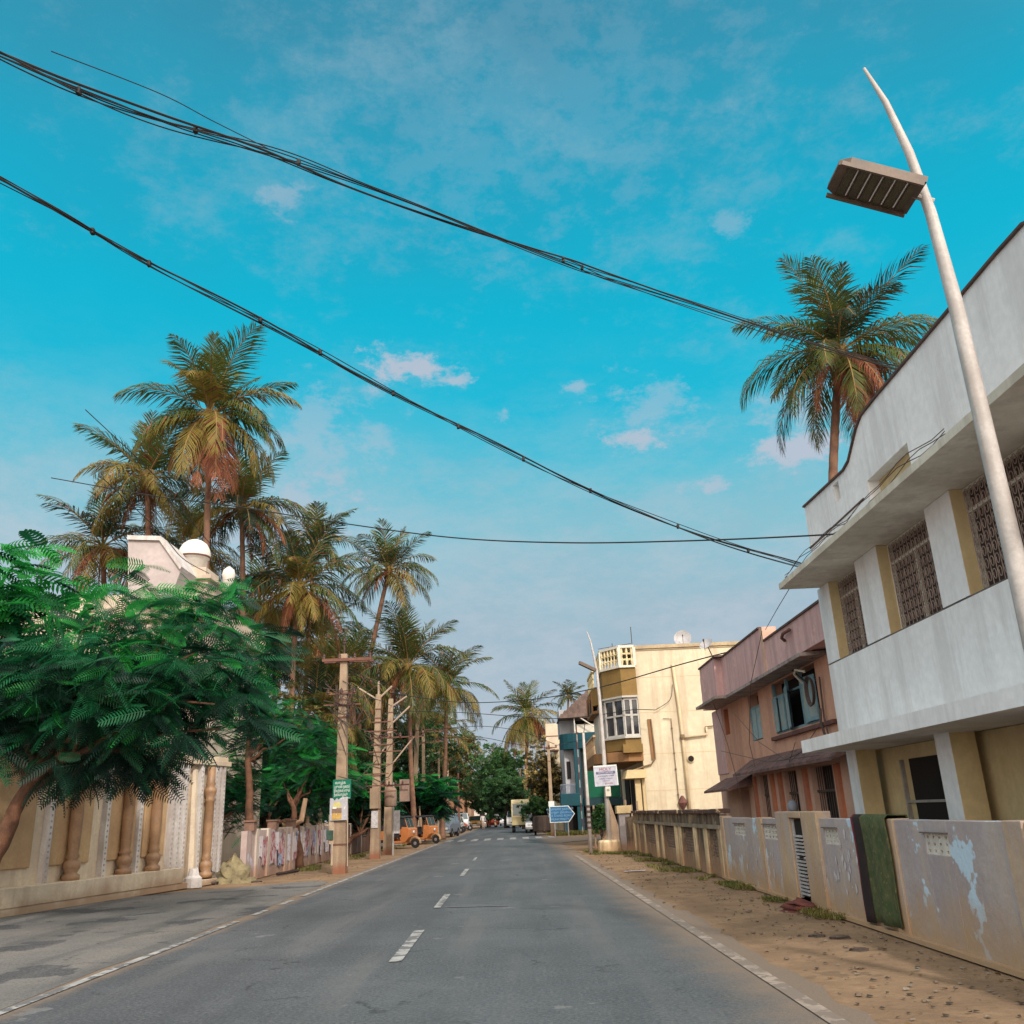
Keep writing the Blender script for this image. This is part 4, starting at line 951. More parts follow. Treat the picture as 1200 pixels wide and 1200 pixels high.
b = MB(); b.prism([(5.85, 3.65), (6.02, 3.65), (5.95, 5.45), (5.80, 5.45)], 'y', 41.93, 41.99); b.build('cable_duct', GOLDD, h, world=True)
b = MB(); b.lathe([(.05, -.3), (.22, 0), (.05, .3)], (7.05, 41.9, 1.75), 8); b.build('clay_pots', BROWNS, h, world=True)
b = MB(); b.tube([(5.45, 42.4, 8.86), (5.45, 42.4, 9.85)], .02, 5); b.tube([(4.6, 43.3, 8.84), (4.6, 43.3, 9.25)], .02, 5); b.tube([(3.9, 43.3, 9.0), (5.4, 42.4, 9.05)], .015, 5); b.build('roof_rods', IRON, h, world=True)
c = at(800, 749, 43); dish((c.x, 43.2, 8.86), (c.x, 43, c.z-.02), .42, 'pale satellite dish on the roof edge of the cream building', (-.15, -.95, .3))

# ------------------------------------------------------------------ TEAL BUILDING and its neighbour
TEAL = mat('teal_paint', (0.010,0.075,0.095), (0.008,0.06,0.08), 1, streak=(0.02,0.05,0.08), streak_amt=.4)
GREENP = mat('green_sheet', (0.006,0.12,0.065), (0.005,0.085,0.05), 1.5)
h = thing('teal_building', 'teal and green building with a rounded balcony front and a thatched roof shelter', 'building', (5, 76, 0))
b = MB(); b.box(3.3, 9, 73, 82, 0, 7.3); b.build('wall', mat('grey_white_wall', (0.50,0.50,0.53), (0.42,0.42,0.45), 1.2, streak=(0.3,0.3,0.33)), h, world=True)
b = MB(); arc = [(3.0+2.9*(1-math.cos(a)), 73.2-1.6*math.sin(a)) for a in np.linspace(0, PI*.62, 10)]
b.prism([(7.5, 73.2)]+[(3.0, 73.2)]+arc[1:]+[(7.5, arc[-1][1])], 'z', 6.2, 7.38); b.build('rounded_balcony', TEAL, h, world=True)
b = MB(); b.box(2.78, 4.5, 71.8, 73.2, 1.95, 2.88); b.build('lower_balcony', TEAL, h, world=True, bevel=.05)
b = MB(); b.box(4.02, 4.5, 71.9, 72.5, 0, 6.2); b.box(3.1, 3.3, 72.1, 72.4, 0, 1.95); b.build('column', TEAL, h, world=True)
b = MB(); b.box(4.72, 7.4, 72.0, 72.12, 2.5, 6.19); b.build('green_screen', GREENP, h, world=True)
b = MB(); b.box(4.6, 7.5, 71.9, 72.9, 1.9, 2.48); b.build('shop_fascia', mat('dark_teal_fascia', (0.015,0.05,0.06), None, 2), h, world=True)
b = MB(); b.box(3.35, 7.4, 72.9, 72.98, 0, 1.9); b.build('shop_opening', DARK, h, world=True); b = MB(); b.box(3.45, 3.75, 72.93, 72.98, 4.0, 5.3); b.build('dark_window', DARK, h, world=True)
b = MB()
for i in range(12): b.tube([(2.85+i*.1, 71.9, 2.88), (2.85+i*.1, 71.9, 3.5)], .02, 4)
b.box(2.82, 4.0, 71.87, 71.93, 3.5, 3.56); b.build('balcony_rail', mat('blue_grey_rail', (0.2,0.25,0.33), None, 2), h, world=True)
b = MB(); b.box(3.1, 4.3, 74, 78, 7.38, 9.4); b.build('stair_room', mat('grey_white_wall', (1, 1, 1)), h, world=True)
b = MB(); b.box(4.4, 7.5, 72.6, 72.75, 7.38, 8.1); b.build('roof_parapet', OFFW, h, world=True)
b = MB()
for k in range(9):
    z = 8.55+k*.26; in_ = k*.34; b.prism([(2.95+in_*.9, z), (6.9, z), (6.9, z+.34), (3.15+in_*.9, z+.34)], 'y', 71.9+in_*.3, 76.5-in_*.3)
b.build('thatched_roof', mat('thatch', (0.20,0.14,0.115), (0.13,0.09,0.08), 3, bump=1, streak=(0.07,0.05,0.045)), h, world=True)
b = MB(); b.tube([(4.3, 72, 8.8), (6.2, 72, 7.5)], .05, 5); b.tube([(4.2, 72.2, 7.4), (4.2, 72.2, 8.6)], .05, 5); b.box(4.4, 6.8, 74, 74.1, 7.4, 8.5, 1); b.build('roof_struts', [OFFW, DARK], h, world=True)
h2 = thing('corner_block', 'small cream-walled block with a balcony box, left of the teal building', 'building', (3.5, 88, 0))
b = MB(); b.box(2.9, 8, 84, 92, 0, 8.6); b.build('wall', CREAM, h2, world=True)
b = MB(); b.box(2.2, 3.3, 83.0, 84.6, 6.9, 9.2); b.build('balcony_box', mat('peach_plaster', (0.72,0.58,0.44), None, 1, streak=(0.5,0.4,0.3)), h2, world=True); b = MB(); b.box(2.15, 3.3, 82.95, 84.6, 6.8, 6.9); b.build('balcony_edge', BROWNS, h2, world=True); b = MB(); b.box(2.17, 3.3, 82.97, 84.6, 8.05, 8.12); b.build('band', BROWNS, h2, world=True)
h2 = thing('shop_row', 'row of low shops in shade under the teal building, facing the side street', 'building', (12, 70, 0))
b = MB(); b.box(7.6, 22, 67, 76, 0, 6.5); b.build('wall', SALMON, h2, world=True); b = MB(); b.box(8.2, 11, 66.95, 67, 0, 2.4); b.build('shutter', STEEL, h2, world=True); b = MB(); b.box(12, 15, 66.95, 67, 0, 2.4); b.build('shutter', STEEL, h2, world=True)
for i, (px, Y, w_, H_, lb, cl) in enumerate([(562, 215, 9, 7.5, 'pale low house with a white sloping roof at the far left of the road end', (0.6,0.55,0.5)), (548, 260, 8, 9, 'pinkish block glimpsed at the far end of the road', (0.55,0.38,0.33)),
                                  (523, 150, 8, 7, 'brown brick house behind the far lamp post', (0.33,0.17,0.10))]):
    c = at(px, 950, Y); t = thing('distant_house', lb, 'house', (c.x, Y, 0), 0)
    b = MB(); b.box(-w_/2, w_/2, 0, 8, 0, H_); b.build('wall', mat('far_wall%s' % 'abc'[i], cl, None, .4), t)
    b = MB(); b.prism([(-w_/2-.4, H_), (w_/2+.4, H_), (w_/2+.4, H_+.3), (0, H_+1.6), (-w_/2-.4, H_+.3)], 'y', -.4, 8.4); b.build('roof', mat('far_roof', (0.62,0.58,0.55), None, .4), t)
    
    for x in (-w_/3, 0, w_/3-1):
        for z in (1.0, 4.2): b = MB(); b.box(x, x+1.0, -.05, -.01, z, z+1.2); b.build('window', GLASSD, t)

# ------------------------------------------------------------------ right compound walls
WG = mat('grey_wall_peeling', (0.41,0.37,0.39), (0.34,0.30,0.31), .9, streak=(0.46,0.37,0.28), streak_amt=.5, bump=.5, bscale=14, spots=(0.46,0.60,0.72), spot_scale=1.6, spot_thr=.575, dirt=(0.42,0.27,0.15), dirt_h=.75)
WGP = mat('tan_pier', (0.52,0.38,0.24), (0.42,0.30,0.21), 1.2, streak=(0.38,0.34,0.34), streak_amt=.6, bump=.5, dirt=(0.40,0.25,0.14), dirt_h=.6)
WHITEJ = mat('white_vent', (0.66,0.64,0.60), (0.5,0.47,0.42), 3)
PAPER = mat('torn_paper', (0.60,0.58,0.60), (0.45,0.42,0.46), 8, spots=(0.4,0.15,0.12), spot_scale=18, spot_thr=.63)
h = thing('compound_wall', 'grey peeling compound wall with white pierced vents and a narrow slatted gate', 'wall', (4.5, 14, 0))
vents = [(19.5, 20.45, .98, 1.20), (17.05, 17.95, .96, 1.21), (13.75, 14.35, .98, 1.20), (10.2, 10.8, .98, 1.20), (7.2, 7.8, .98, 1.2)]
b = MB(); wallx(b, 4.5, 4.66, 5, 15.35, 0, 1.34, vents); wallx(b, 4.5, 4.66, 16.05, 21.75, 0, 1.32, vents); b.build('wall', WG, h, world=True, bevel=.008)
b = MB()
for y0, y1, zt, pr_ in ((18.0, 18.35, 1.335, .03), (16.05, 16.9, 1.44, .045), (14.55, 15.35, 1.44, .045), (11.6, 11.95, 1.35, .03), (21.5, 21.78, 1.35, .03), (8.6, 8.95, 1.35, .03)): b.box(4.5-pr_, 4.7, y0, y1, 0, zt)
b.box(4.44, 4.70, 15.35, 16.05, 1.34, 1.44); b.build('piers', WGP, h, world=True, bevel=.012)
b = MB()
for (y0, y1, z0, z1) in vents:
    for k in range(5): y = y0+(y1-y0)*k/4; b.box(4.51, 4.54, y-.05, y+.05, z0, z1)
    for k in range(4): z = z0+(z1-z0)*(k+.0)/3; b.box(4.512, 4.538, y0, y1, z-.022, z+.022)
    b.box(4.46, 4.5, y0-.02, y1+.02, z1+.003, z1+.018, 1); b.box(4.62, 4.63, y0, y1, z0, z1, 1)  # dark sheet behind the bars paints the shade inside the holes
b.build('vents', [WHITEJ, GROOVE], h, world=True)
b = MB(); b.box(4.52, 4.54, 15.42, 15.98, .12, 1.30, 1)
for k in range(17): z = .16+k*.055; b.box(4.47, 4.53, 15.46, 15.94, z, z+.03)
b.box(4.49, 4.53, 15.38, 15.44, .1, 1.32); b.box(4.49, 4.53, 15.96, 16.02, .1, 1.32); b.box(4.43, 4.47, 15.5, 15.6, .72, .76, 1); b.build('slatted_gate', [mat('grey_slat', (0.48,0.46,0.47), (0.34,0.32,0.32), 5), DARK], h, world=True)
b = MB(); r2 = np.random.default_rng(9)
for i in range(46):
    y = 13.0+6.8*r2.uniform() if i > 14 else 12.95+1.3*r2.uniform(); z = .25+.95*r2.uniform(); s_ = .02+.05*r2.uniform()
    p = [(4.494-.001*(i % 5), y+math.cos(a)*s_*r2.uniform(.5, 1), z+math.sin(a)*s_*1.5*r2.uniform(.5, 1)) for a in np.linspace(0, 2*PI, 7)[:-1]]
    b.quad(p[::-1])
b.build('paper_scraps', PAPER, h, world=True)
b = MB(); b.box(4.43, 4.5, 5, 21.7, 0, .05); b.build('plinth', WGP, h, world=True)
# draped mat
t = thing('draped_rug', 'dark green rug with a black and red border hung over the grey wall', 'rug', (4.5, 12.3, 0))
def drape(y0, y1, xo, z0, mname, mt, n=26):
    V = []; Q = []
    prof_ = [(xo-.07-.012*i/10, z0+(1.36-z0)*i/10) for i in range(11)]+[(xo-.03, 1.375+.03), (xo+.05, 1.40), (xo+.22, 1.39), (xo+.27, 1.2), (xo+.27, .9)]
    for j in range(n+1):
        y = y0+(y1-y0)*j/n
        for i, (x, z) in enumerate(prof_): k = max(0, 1-i/10) if i < 11 else 0; V.append((x-.035*math.sin(y*11)*k*(1), y+.02*math.sin(z*5), z+.0*k))
    m_ = len(prof_)
    for j in range(n):
        for i in range(m_-1): Q.append((j*m_+i, j*m_+i+1, (j+1)*m_+i+1, (j+1)*m_+i))
    V = np.array(V)-np.array([4.5, 12.3, 0]); o = npmesh(mname, V, np.array(Q), [mt], np.zeros(len(Q), int), t, True)
    sm = o.modifiers.new('thick', 'SOLIDIFY'); sm.thickness = .015
drape(11.7, 12.55, 4.5, .10, 'rug_field', mat('rug_green', (0.045,0.075,0.03), (0.10,0.11,0.05), 9, rough=.95, spots=(0.16,0.13,0.06), spot_scale=14, spot_thr=.6, bump=.5))
drape(12.55, 12.80, 4.495, .08, 'rug_border', mat('rug_black', (0.018,0.014,0.016), (0.03,0.02,0.02), 6, rough=.95), 8)
drape(12.80, 12.86, 4.492, .08, 'rug_edge', mat('rug_red', (0.18,0.02,0.035), None, 6, rough=.95), 3)

h = thing('yellow_wall', 'stained yellow compound wall with pierced stone panels and a dark crumbling coping, below the cream building', 'wall', (4.5, 29, 0))
WY = mat('yellow_wall_stained', (0.42,0.31,0.19), (0.15,0.11,0.08), 1.6, streak=(0.06,0.045,0.04), streak_amt=.95, bump=.6, bscale=10, dirt=(0.34,0.20,0.12), dirt_h=.9, spots=(0.12,0.09,0.07), spot_scale=1.7, spot_thr=.545)
WYP = mat('yellow_pier', (0.82,0.66,0.42), (0.62,0.47,0.29), 1.4, streak=(0.17,0.12,0.09), streak_amt=.8, bump=.5, dirt=(0.42,0.27,0.15), dirt_h=.6)
def wx(y): return 4.5 - .012*(y-21.8)
pans = [(31.9, 34.3), (28.0, 30.2), (25.2, 27.0), (22.2, 23.4)]
b = MB(); segs = [21.78, 23.4, 25.2, 27.0, 28.0, 30.2, 31.9, 34.3, 37.6]
for a, c_ in zip(segs, segs[1:]):
    x = wx((a+c_)/2); hl = [(p, q_, .5, 1.05) for p, q_ in pans if p >= a-.01 and q_ <= c_+.01]
    hl = [(p+.22, q_-.22, .42, 1.06) for p, q_, z0, z1 in hl]
    wallx(b, x, x+.16, a, c_, 0, 1.40, hl)
b.box(3.98, 4.4, 37.45, 37.6, 0, 1.30)
b.build('wall', WY, h, world=True)
b = MB()
for y in (21.95, 23.6, 24.95, 27.2, 27.85, 30.5, 31.65, 34.55, 36.2, 37.45): x = wx(y); b.box(x-.05, x+.2, y-.16, y+.16, 0, 1.15)
b.build('piers', WYP, h, world=True, bevel=.015)
b = MB()
for a, c_ in zip(np.arange(21.8, 37.6, .72), np.arange(22.48, 38.2, .72)):
    x = wx(a); j = .012*math.sin(a*7); c_ = min(c_, 37.6)
    b.box(x-.11+j, x+.25, a, c_, 1.405+j*.3, 1.50+j)
b.build('coping', mat('crumbling_coping', (0.13,0.07,0.055), (0.07,0.045,0.04), 2, bump=1, bscale=8, spots=(0.42,0.33,0.22), spot_scale=3, spot_thr=.62), h, world=True, bevel=.015)
b = MB()
for a, c_ in zip(segs[:-1], segs[1:]): x = wx((a+c_)/2); b.box(x-.07, x, a, c_-.01, 1.06, 1.15)
b.build('rail', mat('grey_green_rail', (0.30,0.25,0.19), (0.2,0.17,0.13), 2, bump=.5), h, world=True)
b = MB()
for p, q_ in pans:
    x = wx((p+q_)/2)+.06; y = p+.22
    while y < q_-.23:
        z = .42
        while z < .98:
            b.tube([(x, y, z), (x, y+.2, z+.15)], .017, 4, cap=False); b.tube([(x, y+.2, z), (x, y, z+.15)], .017, 4, cap=False); z += .15
        y += .2
    b.box(x+.075, x+.09, p+.22, q_-.22, .42, 1.06, 1)  # near-black sheet added behind the lattice stands for shade in its openings
b.build('pierced_panels', [mat('stone_lattice', (0.24,0.17,0.13), (0.15,0.11,0.09), 4), mat('panel_dark_backing', (0.045,0.035,0.03), None, 3)], h, world=True)
t = thing('gate_pillar', 'grey stone gate pillar with an ochre cap at the far end of the yellow wall', 'pillar', (4.0, 38.3, 0))
b = MB(); b.box(-.22, .22, -.25, .25, 0, 1.42); b.build('shaft', mat('grey_stone', (0.36,0.33,0.34), (0.28,0.25,0.25), 2, bump=.4, dirt=(0.33,0.2,0.12), dirt_h=.7), t, bevel=.02)
b = MB(); b.box(-.3, .3, -.33, .33, 1.42, 1.72); b.build('cap', YELLOW, t, bevel=.02)
# garden gate posts with a pointed shape behind the lamp post
t = thing('garden_gate', 'weathered gate with spiked posts behind the lamp post', 'gate', (3.6, 41, 0))
b = MB(); b.prism([(-.35, 0), (.45, 0), (.45, .8), (.1, 2.0), (-.02, 2.0), (-.35, .9)], 'y', -.04, .04); b.build('leaf', mat('weathered_wood', (0.40,0.28,0.18), (0.28,0.20,0.14), 4, streak=(0.15,0.1,0.08)), t)
b = MB()
for x, z in ((-.6, 1.8), (.55, 1.6), (.8, 1.95), (1.05, 1.75), (1.3, 1.9)): b.box(x-.04, x+.04, -.03, .05, 0, z)
b.build('posts', CONC, t)

# ------------------------------------------------------------------ left poster wall
h = thing('poster_wall', 'long low wall covered in torn posters with white piers and pointed finials, left of the road', 'wall', (-8.7, 42, 0))
def lx(y): return -8.42-.018*(y-29) if y < 44 else -8.69-.006*(y-44)
WL = mat('poster_wall_plaster', (0.56,0.46,0.43), (0.43,0.33,0.31), .8, streak=(0.25,0.15,0.12), streak_amt=.6, bump=.5, dirt=(0.30,0.17,0.11), dirt_h=.7, spots=(0.50,0.50,0.60), spot_scale=1.6, spot_thr=.58)
WB = mat('brown_wall', (0.20,0.12,0.09), (0.13,0.08,0.065), .8, streak=(0.30,0.2,0.15), bump=.4)
b = MB()
for y in np.arange(28.6, 43.0, 1.8): x = lx(y+.9); b.box(x-.18, x, y, y+1.8, 0, 1.42)
for y in np.arange(43.0, 75.0, 2): x = lx(y+1); b.box(x-.18, x, y, y+2, 0, 1.42, 1)
b.build('wall', [WL, WB], h, world=True)
b = MB()
for y in (29.6, 31.0, 33.4, 34.2, 36.0, 37.4, 38.7, 39.9, 42.2): x = lx(y); b.box(x-.22, x+.06, y-.14, y+.14, 0, 1.47)
for y in (47, 50, 53.5, 57, 61): x = lx(y); b.box(x-.2, x+.05, y-.12, y+.12, 0, 1.46)
b.build('piers', mat('whitewashed_pier', (0.60,0.53,0.46), (0.50,0.42,0.36), 1.4, streak=(0.3,0.2,0.16), streak_amt=.5, dirt=(0.35,0.2,0.13), dirt_h=.6), h, world=True, bevel=.015)
fin = [(.16, 0), (.16, .06), (.08, .10), (.07, .28), (.15, .34), (.15, .40), (.05, .52), (.012, .68)]
for y in (37.4, 39.9, 44.0):
    b = MB(); b.lathe(fin, (lx(y)-.08, y, 1.47), 8); b.build('finial', mat('peach_finial', (0.64,0.47,0.34), (0.5,0.36,0.27), 3), h, world=True)
for y in (29.2, 32.0, 34.6, 45.6):
    b = MB(); b.box(lx(y)-.24, lx(y)+.06, y-.16, y+.16, 1.42, 1.68); b.box(lx(y)-.28, lx(y)+.10, y-.2, y+.2, 1.68, 1.73); b.build('pier_cap', mat('terracotta_cap', (0.26,0.15,0.11), (0.18,0.11,0.085), 3), h, world=True)
posters = [mat('poster_blue', (0.52,0.56,0.72), (0.25,0.28,0.42), 5, spots=(0.05,0.06,0.10), spot_scale=9, spot_thr=.56), mat('poster_red', (0.58,0.50,0.52), (0.42,0.10,0.10), 4, spots=(0.08,0.07,0.12), spot_scale=8, spot_thr=.58),
           mat('poster_white', (0.80,0.78,0.84), (0.60,0.58,0.66), 3, spots=(0.45,0.10,0.10), spot_scale=7, spot_thr=.6), mat('poster_faded', (0.66,0.54,0.56), (0.74,0.70,0.74), 3, spots=(0.1,0.1,0.2), spot_scale=7, spot_thr=.62)]
r2 = np.random.default_rng(21); k = 0
for y in np.arange(29.9, 42.6, .55):
    for row in range(2 if r2.uniform() < .75 else 1):
        w_, hh = r2.uniform(.45, .85), r2.uniform(.5, .7); z0 = r2.uniform(.60, .78) if row == 0 else r2.uniform(.25, .4)
        x = lx(y)+.012+.004*(k % 4); x = max(x, lx(max(y-w_/2, 29))+.012, lx(y+w_/2)+.012) + .003*(k % 3)+.02
        b = MB(); n = 8; pts = []
        for i in range(n): pts.append((x, y-w_/2+w_*i/(n-1), z0+r2.uniform(-.04, .05)))
        for i in range(n): pts.append((x, y+w_/2-w_*i/(n-1), min(z0+hh, 1.38)+r2.uniform(-.03, .0)))
        b.quad(pts); b.build('poster', posters[int(r2.integers(4))], h, world=True); k += 1

# ------------------------------------------------------------------ ornate gate and domed hall on the left
GC = mat('gate_cream', (0.68,0.57,0.43), (0.57,0.47,0.36), 1.6, streak=(0.36,0.26,0.19), streak_amt=.4, bump=.3, dirt=(0.33,0.21,0.13), dirt_h=.5)
GWt = mat('gate_white', (0.66,0.63,0.62), (0.52,0.48,0.46), 2.5, streak=(0.35,0.28,0.25), streak_amt=.5, bump=.3)
GO = mat('gate_orange', (0.52,0.35,0.19), (0.42,0.27,0.15), 1.5, streak=(0.38,0.22,0.12), streak_amt=.4)
GB = mat('gate_bronze_column', (0.36,0.21,0.11), (0.26,0.15,0.085), 3, rough=.5, spec=.5)
A = Vector((-9.95, 24.6)); B_ = Vector((-9.08, 29.0)); ang = math.atan2(B_.y-A.y, B_.x-A.x)
h = thing('ornate_gate', 'ornate cream gateway with bronze baluster columns and white fluted strips at the left edge', 'gateway', (A.x, A.y, 0), ang)
Lg = (B_-A).length
b = MB(); b.box(-5.5, Lg, .30, .9, 0, 3.35); b.build('wall', GC, h)
b = MB(); b.box(-5.5, Lg+.02, -.12, .32, 0, .16); b.box(-5.5, 1.8, -.14, .3, .16, .55); b.box(-5.5, Lg+.05, .1, 1.0, 3.35, 3.5); b.box(-5.5, Lg+.02, .2, .95, 3.5, 3.62); b.build('plinth_and_cornice', GC, h, bevel=.015)
for u0, u1 in ((-5.3, -3.8), (-3.2, -1.8), (-1.2, -.05), (.35, 1.35)):
    b = MB(); b.box(u0, u1, .24, .30, .9, 3.2); b.build('panel', GO, h, bevel=.02)
for u in (.02, 1.55, 1.85, 2.15, 2.95, 3.75, 3.98, 4.22, -1.35, -3.4):
    b = MB(); b.box(u-.07, u+.07, .14, .31, .1, 3.34); b.box(u-.10, u+.10, .1, .31, .05, .25)
    for k in range(22): b.box(u-.02, u+.02, .125, .14, .4+k*.13, .45+k*.13, 1)
    b.build('fluted_strip', [GWt, mat('flute_grey', (0.44,0.38,0.33), None, 3)], h)
col = [(.20, 0), (.20, .12), (.13, .16), (.19, .28), (.19, .40), (.12, .46), (.16, .52), (.12, .60), (.13, .7), (.145, 1.4), (.13, 2.1), (.17, 2.14), (.12, 2.2), (.18, 2.36), (.18, 2.46), (.12, 2.54), (.15, 2.6), (.12, 2.68), (.12, 3.1)]
for u in (.65, 3.35, -.6, -2.6):
    b = MB(); b.lathe([(r_, z+.2) for r_, z in col], (u, .10, .34 if u < 1.8 else 0), 14); b.build('column', GB, h, smooth=True)
b = MB(); b.tube([(2.55, .1, .1), (2.6, .15, 1.2), (2.62, .22, 2.6), (2.65, .25, 3.2)], [.16, .12, .11, .1], 6); b.build('leaning_board', GC, h)
b = MB(); b.lathe([(.26, 0), (.24, .25), (.16, .32), (.12, .5)], (2.3, -.15, 0), 9); b.build('broken_base', GWt, h)

h = thing('domed_hall', 'cream hall with terracotta arches and a small white dome at the left edge', 'hall', (-15, 34, 0))
HC = mat('hall_cream', (0.62,0.52,0.42), (0.52,0.43,0.34), .8, streak=(0.35,0.27,0.22), streak_amt=.4, bump=.15)
TC = mat('terracotta_arch', (0.50,0.22,0.12), (0.38,0.17,0.10), 1.5)
b = MB(); b.box(-30, -11.3, 31.0, 40, 0, 8.6); b.box(-30, -11.0, 30.8, 40.2, 8.6, 8.85); b.box(-30, -11.4, 31.1, 31.3, 8.85, 9.6); b.box(-11.6, -11.4, 31.3, 40, 8.85, 9.6); b.box(-30, -11.1, 30.85, 31.0, 4.3, 4.6); b.build('wall', HC, h, world=True)
for x in (-12.9, -15.2, -17.5, -19.8):
    for z0 in (1.0, 5.0):
        pts = [(x-.75, z0), (x+.75, z0), (x+.75, z0+1.7)]+[(x+.75*math.cos(a), z0+1.7+.75*math.sin(a)) for a in np.linspace(0, PI, 10)[1:-1]]+[(x-.75, z0+1.7)]
        b = MB(); b.prism(pts, 'y', 30.93, 31.0); b.build('arch_panel', TC, h, world=True)
        pi_ = [(x+(p-x)*.72, z0+.1+(q-z0)*.82) for p, q in pts]; b = MB(); b.prism(pi_, 'y', 30.90, 30.93); b.box(x-.03, x+.03, 30.87, 30.9, z0+.1, z0+1.9, 1); b.build('arch_window', [mat('hall_glass', (0.10,0.09,0.09), None, 1, rough=.2), GWt], h, world=True)
c = at(228, 650, 33)
b = MB(); b.box(c.x-.9, c.x+.9, 32.1, 33.9, 8.85, c.z-1.25); b.box(c.x-1.05, c.x+1.05, 31.95, 34.05, c.z-1.25, c.z-1.1); b.box(c.x-.75, c.x+.75, 32.25, 33.75, c.z-1.1, c.z-.72); b.build('turret', HC, h, world=True, bevel=.02)
b = MB(); b.lathe([(.50, -.72), (.50, -.2), (.57, -.18), (.60, -.1), (.60, 0), (.56, .2), (.45, .40), (.28, .53), (.10, .60), (.02, .62)], (c.x, 33, c.z), 24); b.build('dome', mat('dome_white', (0.78,0.74,0.68), (0.70,0.66,0.6), 1), h, world=True, smooth=True)
b = MB(); b.lathe([(.62, -.16), (.625, -.13), (.62, -.10)], (c.x, 33, c.z), 24); b.build('dome_band', BROWNS, h, world=True)
c2 = at(268, 674, 33); b = MB(); b.lathe([(.22, -.6), (.22, -.1), (.26, 0), (.2, .2), (.05, .33)], (c2.x, 33, c2.z), 12); b.build('small_dome', mat('dome_white', (1, 1, 1)), h, world=True, smooth=True)
p_ = [at(x, y, 30.5) for x, y in ((150, 633), (188, 634), (212, 668), (200, 700), (150, 705))]
b = MB(); b.prism([(q.x, q.z) for q in p_][::-1], 'y', 30.5, 33.5); b.build('stair_tower', mat('lilac_plaster', (0.50,0.43,0.42), (0.42,0.36,0.35), .8), h, world=True)
b = MB(); b.prism([(p_[0].x, p_[0].z), (p_[1].x, p_[1].z), (p_[2].x, p_[2].z), (p_[2].x+.05, p_[2].z+.1), (p_[1].x+.03, p_[1].z+.16), (p_[0].x, p_[0].z+.16)], 'y', 30.4, 33.6); b.build('tower_coping', GWt, h, world=True)

# heap of cloth, dead leaves and a broken slab by the trunk
def heap(name, label, cat, c, r, m, seed, h_=.5, n=16):
    r3 = np.random.default_rng(seed); V = []; Q = []; K = 9
    for i in range(K):
        f = i/(K-1)
        for j in range(n):
            a = 2*PI*j/n; rr = (1-f**1.6)*(1+.22*math.sin(a*3+seed)+.14*r3.normal())
            V.append((c[0]+r[0]*rr*math.cos(a), c[1]+r[1]*rr*math.sin(a), max(-.02, h_*f+.07*h_*r3.normal()*(i > 0))-(.03 if i == 0 else 0)))
    for i in range(K-1):
        for j in range(n): Q.append((i*n+j, i*n+(j+1) % n, (i+1)*n+(j+1) % n, (i+1)*n+j))
    V = np.array(V)-np.array([c[0], c[1], 0]); t = npmesh(name, V, np.array(Q), [m], np.zeros(len(Q), int), None, name == 'cloth_heap'); t.location = (c[0], c[1], 0)
    return tag(t, label, cat)
heap('cloth_heap', 'crumpled olive sheet heaped at the foot of the bare trunk', 'sheet', (-8.75, 28.6), (.55, .6), mat('olive_tarp', (0.30,0.25,0.14), (0.17,0.14,0.08), 4, bump=1, bscale=8, spots=(0.08,0.07,0.05), spot_scale=4, spot_thr=.6), 3, .75)
heap('rubbish_heap', 'dark heap of rubbish beside the gate base', 'rubbish', (-9.35, 28.3), (.4, .35), mat('rubbish', (0.16,0.11,0.08), (0.06,0.05,0.045), 8, spots=(0.45,0.42,0.38), spot_scale=9, spot_thr=.62), 5, .35)
c = gr(940, 1070); heap('brick_rubble', 'broken red bricks making a step below the slatted gate', 'bricks', (4.25, 15.3), (.28, .5), mat('brick_red', (0.20,0.06,0.045), (0.12,0.04,0.035), 6, bump=1), 11, .16, 8)
c = gr(743, 1021); t = MB(); t.quad([(-.3, -.08, .012), (.28, -.1, .015), (.33, .1, .02), (-.22, .12, .012)]); o = t.build('paper_sheet', PAPER); o.location = (c.x, c.y, 0); tag(o, 'pale sheet of paper lying on the sandy verge below the yellow wall', 'paper')
c = gr(230, 1040)
for i, (px, py, s_, lb) in enumerate([(1083, 0, 0, 0)][:0]+[(985, 1098, .09, 'dark clod nearest the foot of the rug'), (1008, 1112, .07, 'dark clod on the verge in the lower right corner'), (958, 1096, .06, 'small flat stone on the verge below the white vent'), (300, 1033, .1, 'grey stone beside the bare trunk')]):
    c = gr(px, py); heap('stone', lb, 'stone', (c.x, c.y), (s_*1.5, s_), mat('clod', (0.12,0.085,0.07), (0.08,0.06,0.05), 6, bump=1), 30+i, s_*.3, 7)
b = MB(); b.tube([(-8.1, 31.0, .05), (-7.9, 33.0, .04)], .05, 6); o = b.build('fallen_log', BARKD); tag(o, 'thin dark log lying along the foot of the poster wall', 'log')
t = thing('hanging_cloth', 'ochre cloth draped over the sawn-off branch stub above the poster wall', 'cloth', tuple(at(336, 964, 34.8)))
b = MB(); pts = []
for i in range(7):
    f = i/6; pts.append((-.18+.05*math.sin(i*2), -.05+.05*math.cos(i), -f*.95))
V = []; Q = []
for i, (x, y, z) in enumerate(pts):
    for j in range(5): V.append((x+j*.075*(1+.1*i), y+.05*math.sin(j*2.1+i), z-.03*math.sin(j)))
for i in range(6):
    for j in range(4): Q.append((i*5+j, i*5+j+1, (i+1)*5+j+1, (i+1)*5+j))
o = npmesh('cloth', np.array(V), np.array(Q), [mat('ochre_cloth', (0.50,0.36,0.16), (0.36,0.25,0.12), 4)], np.zeros(len(Q), int), t, True); s_ = o.modifiers.new('t', 'SOLIDIFY'); s_.thickness = .02
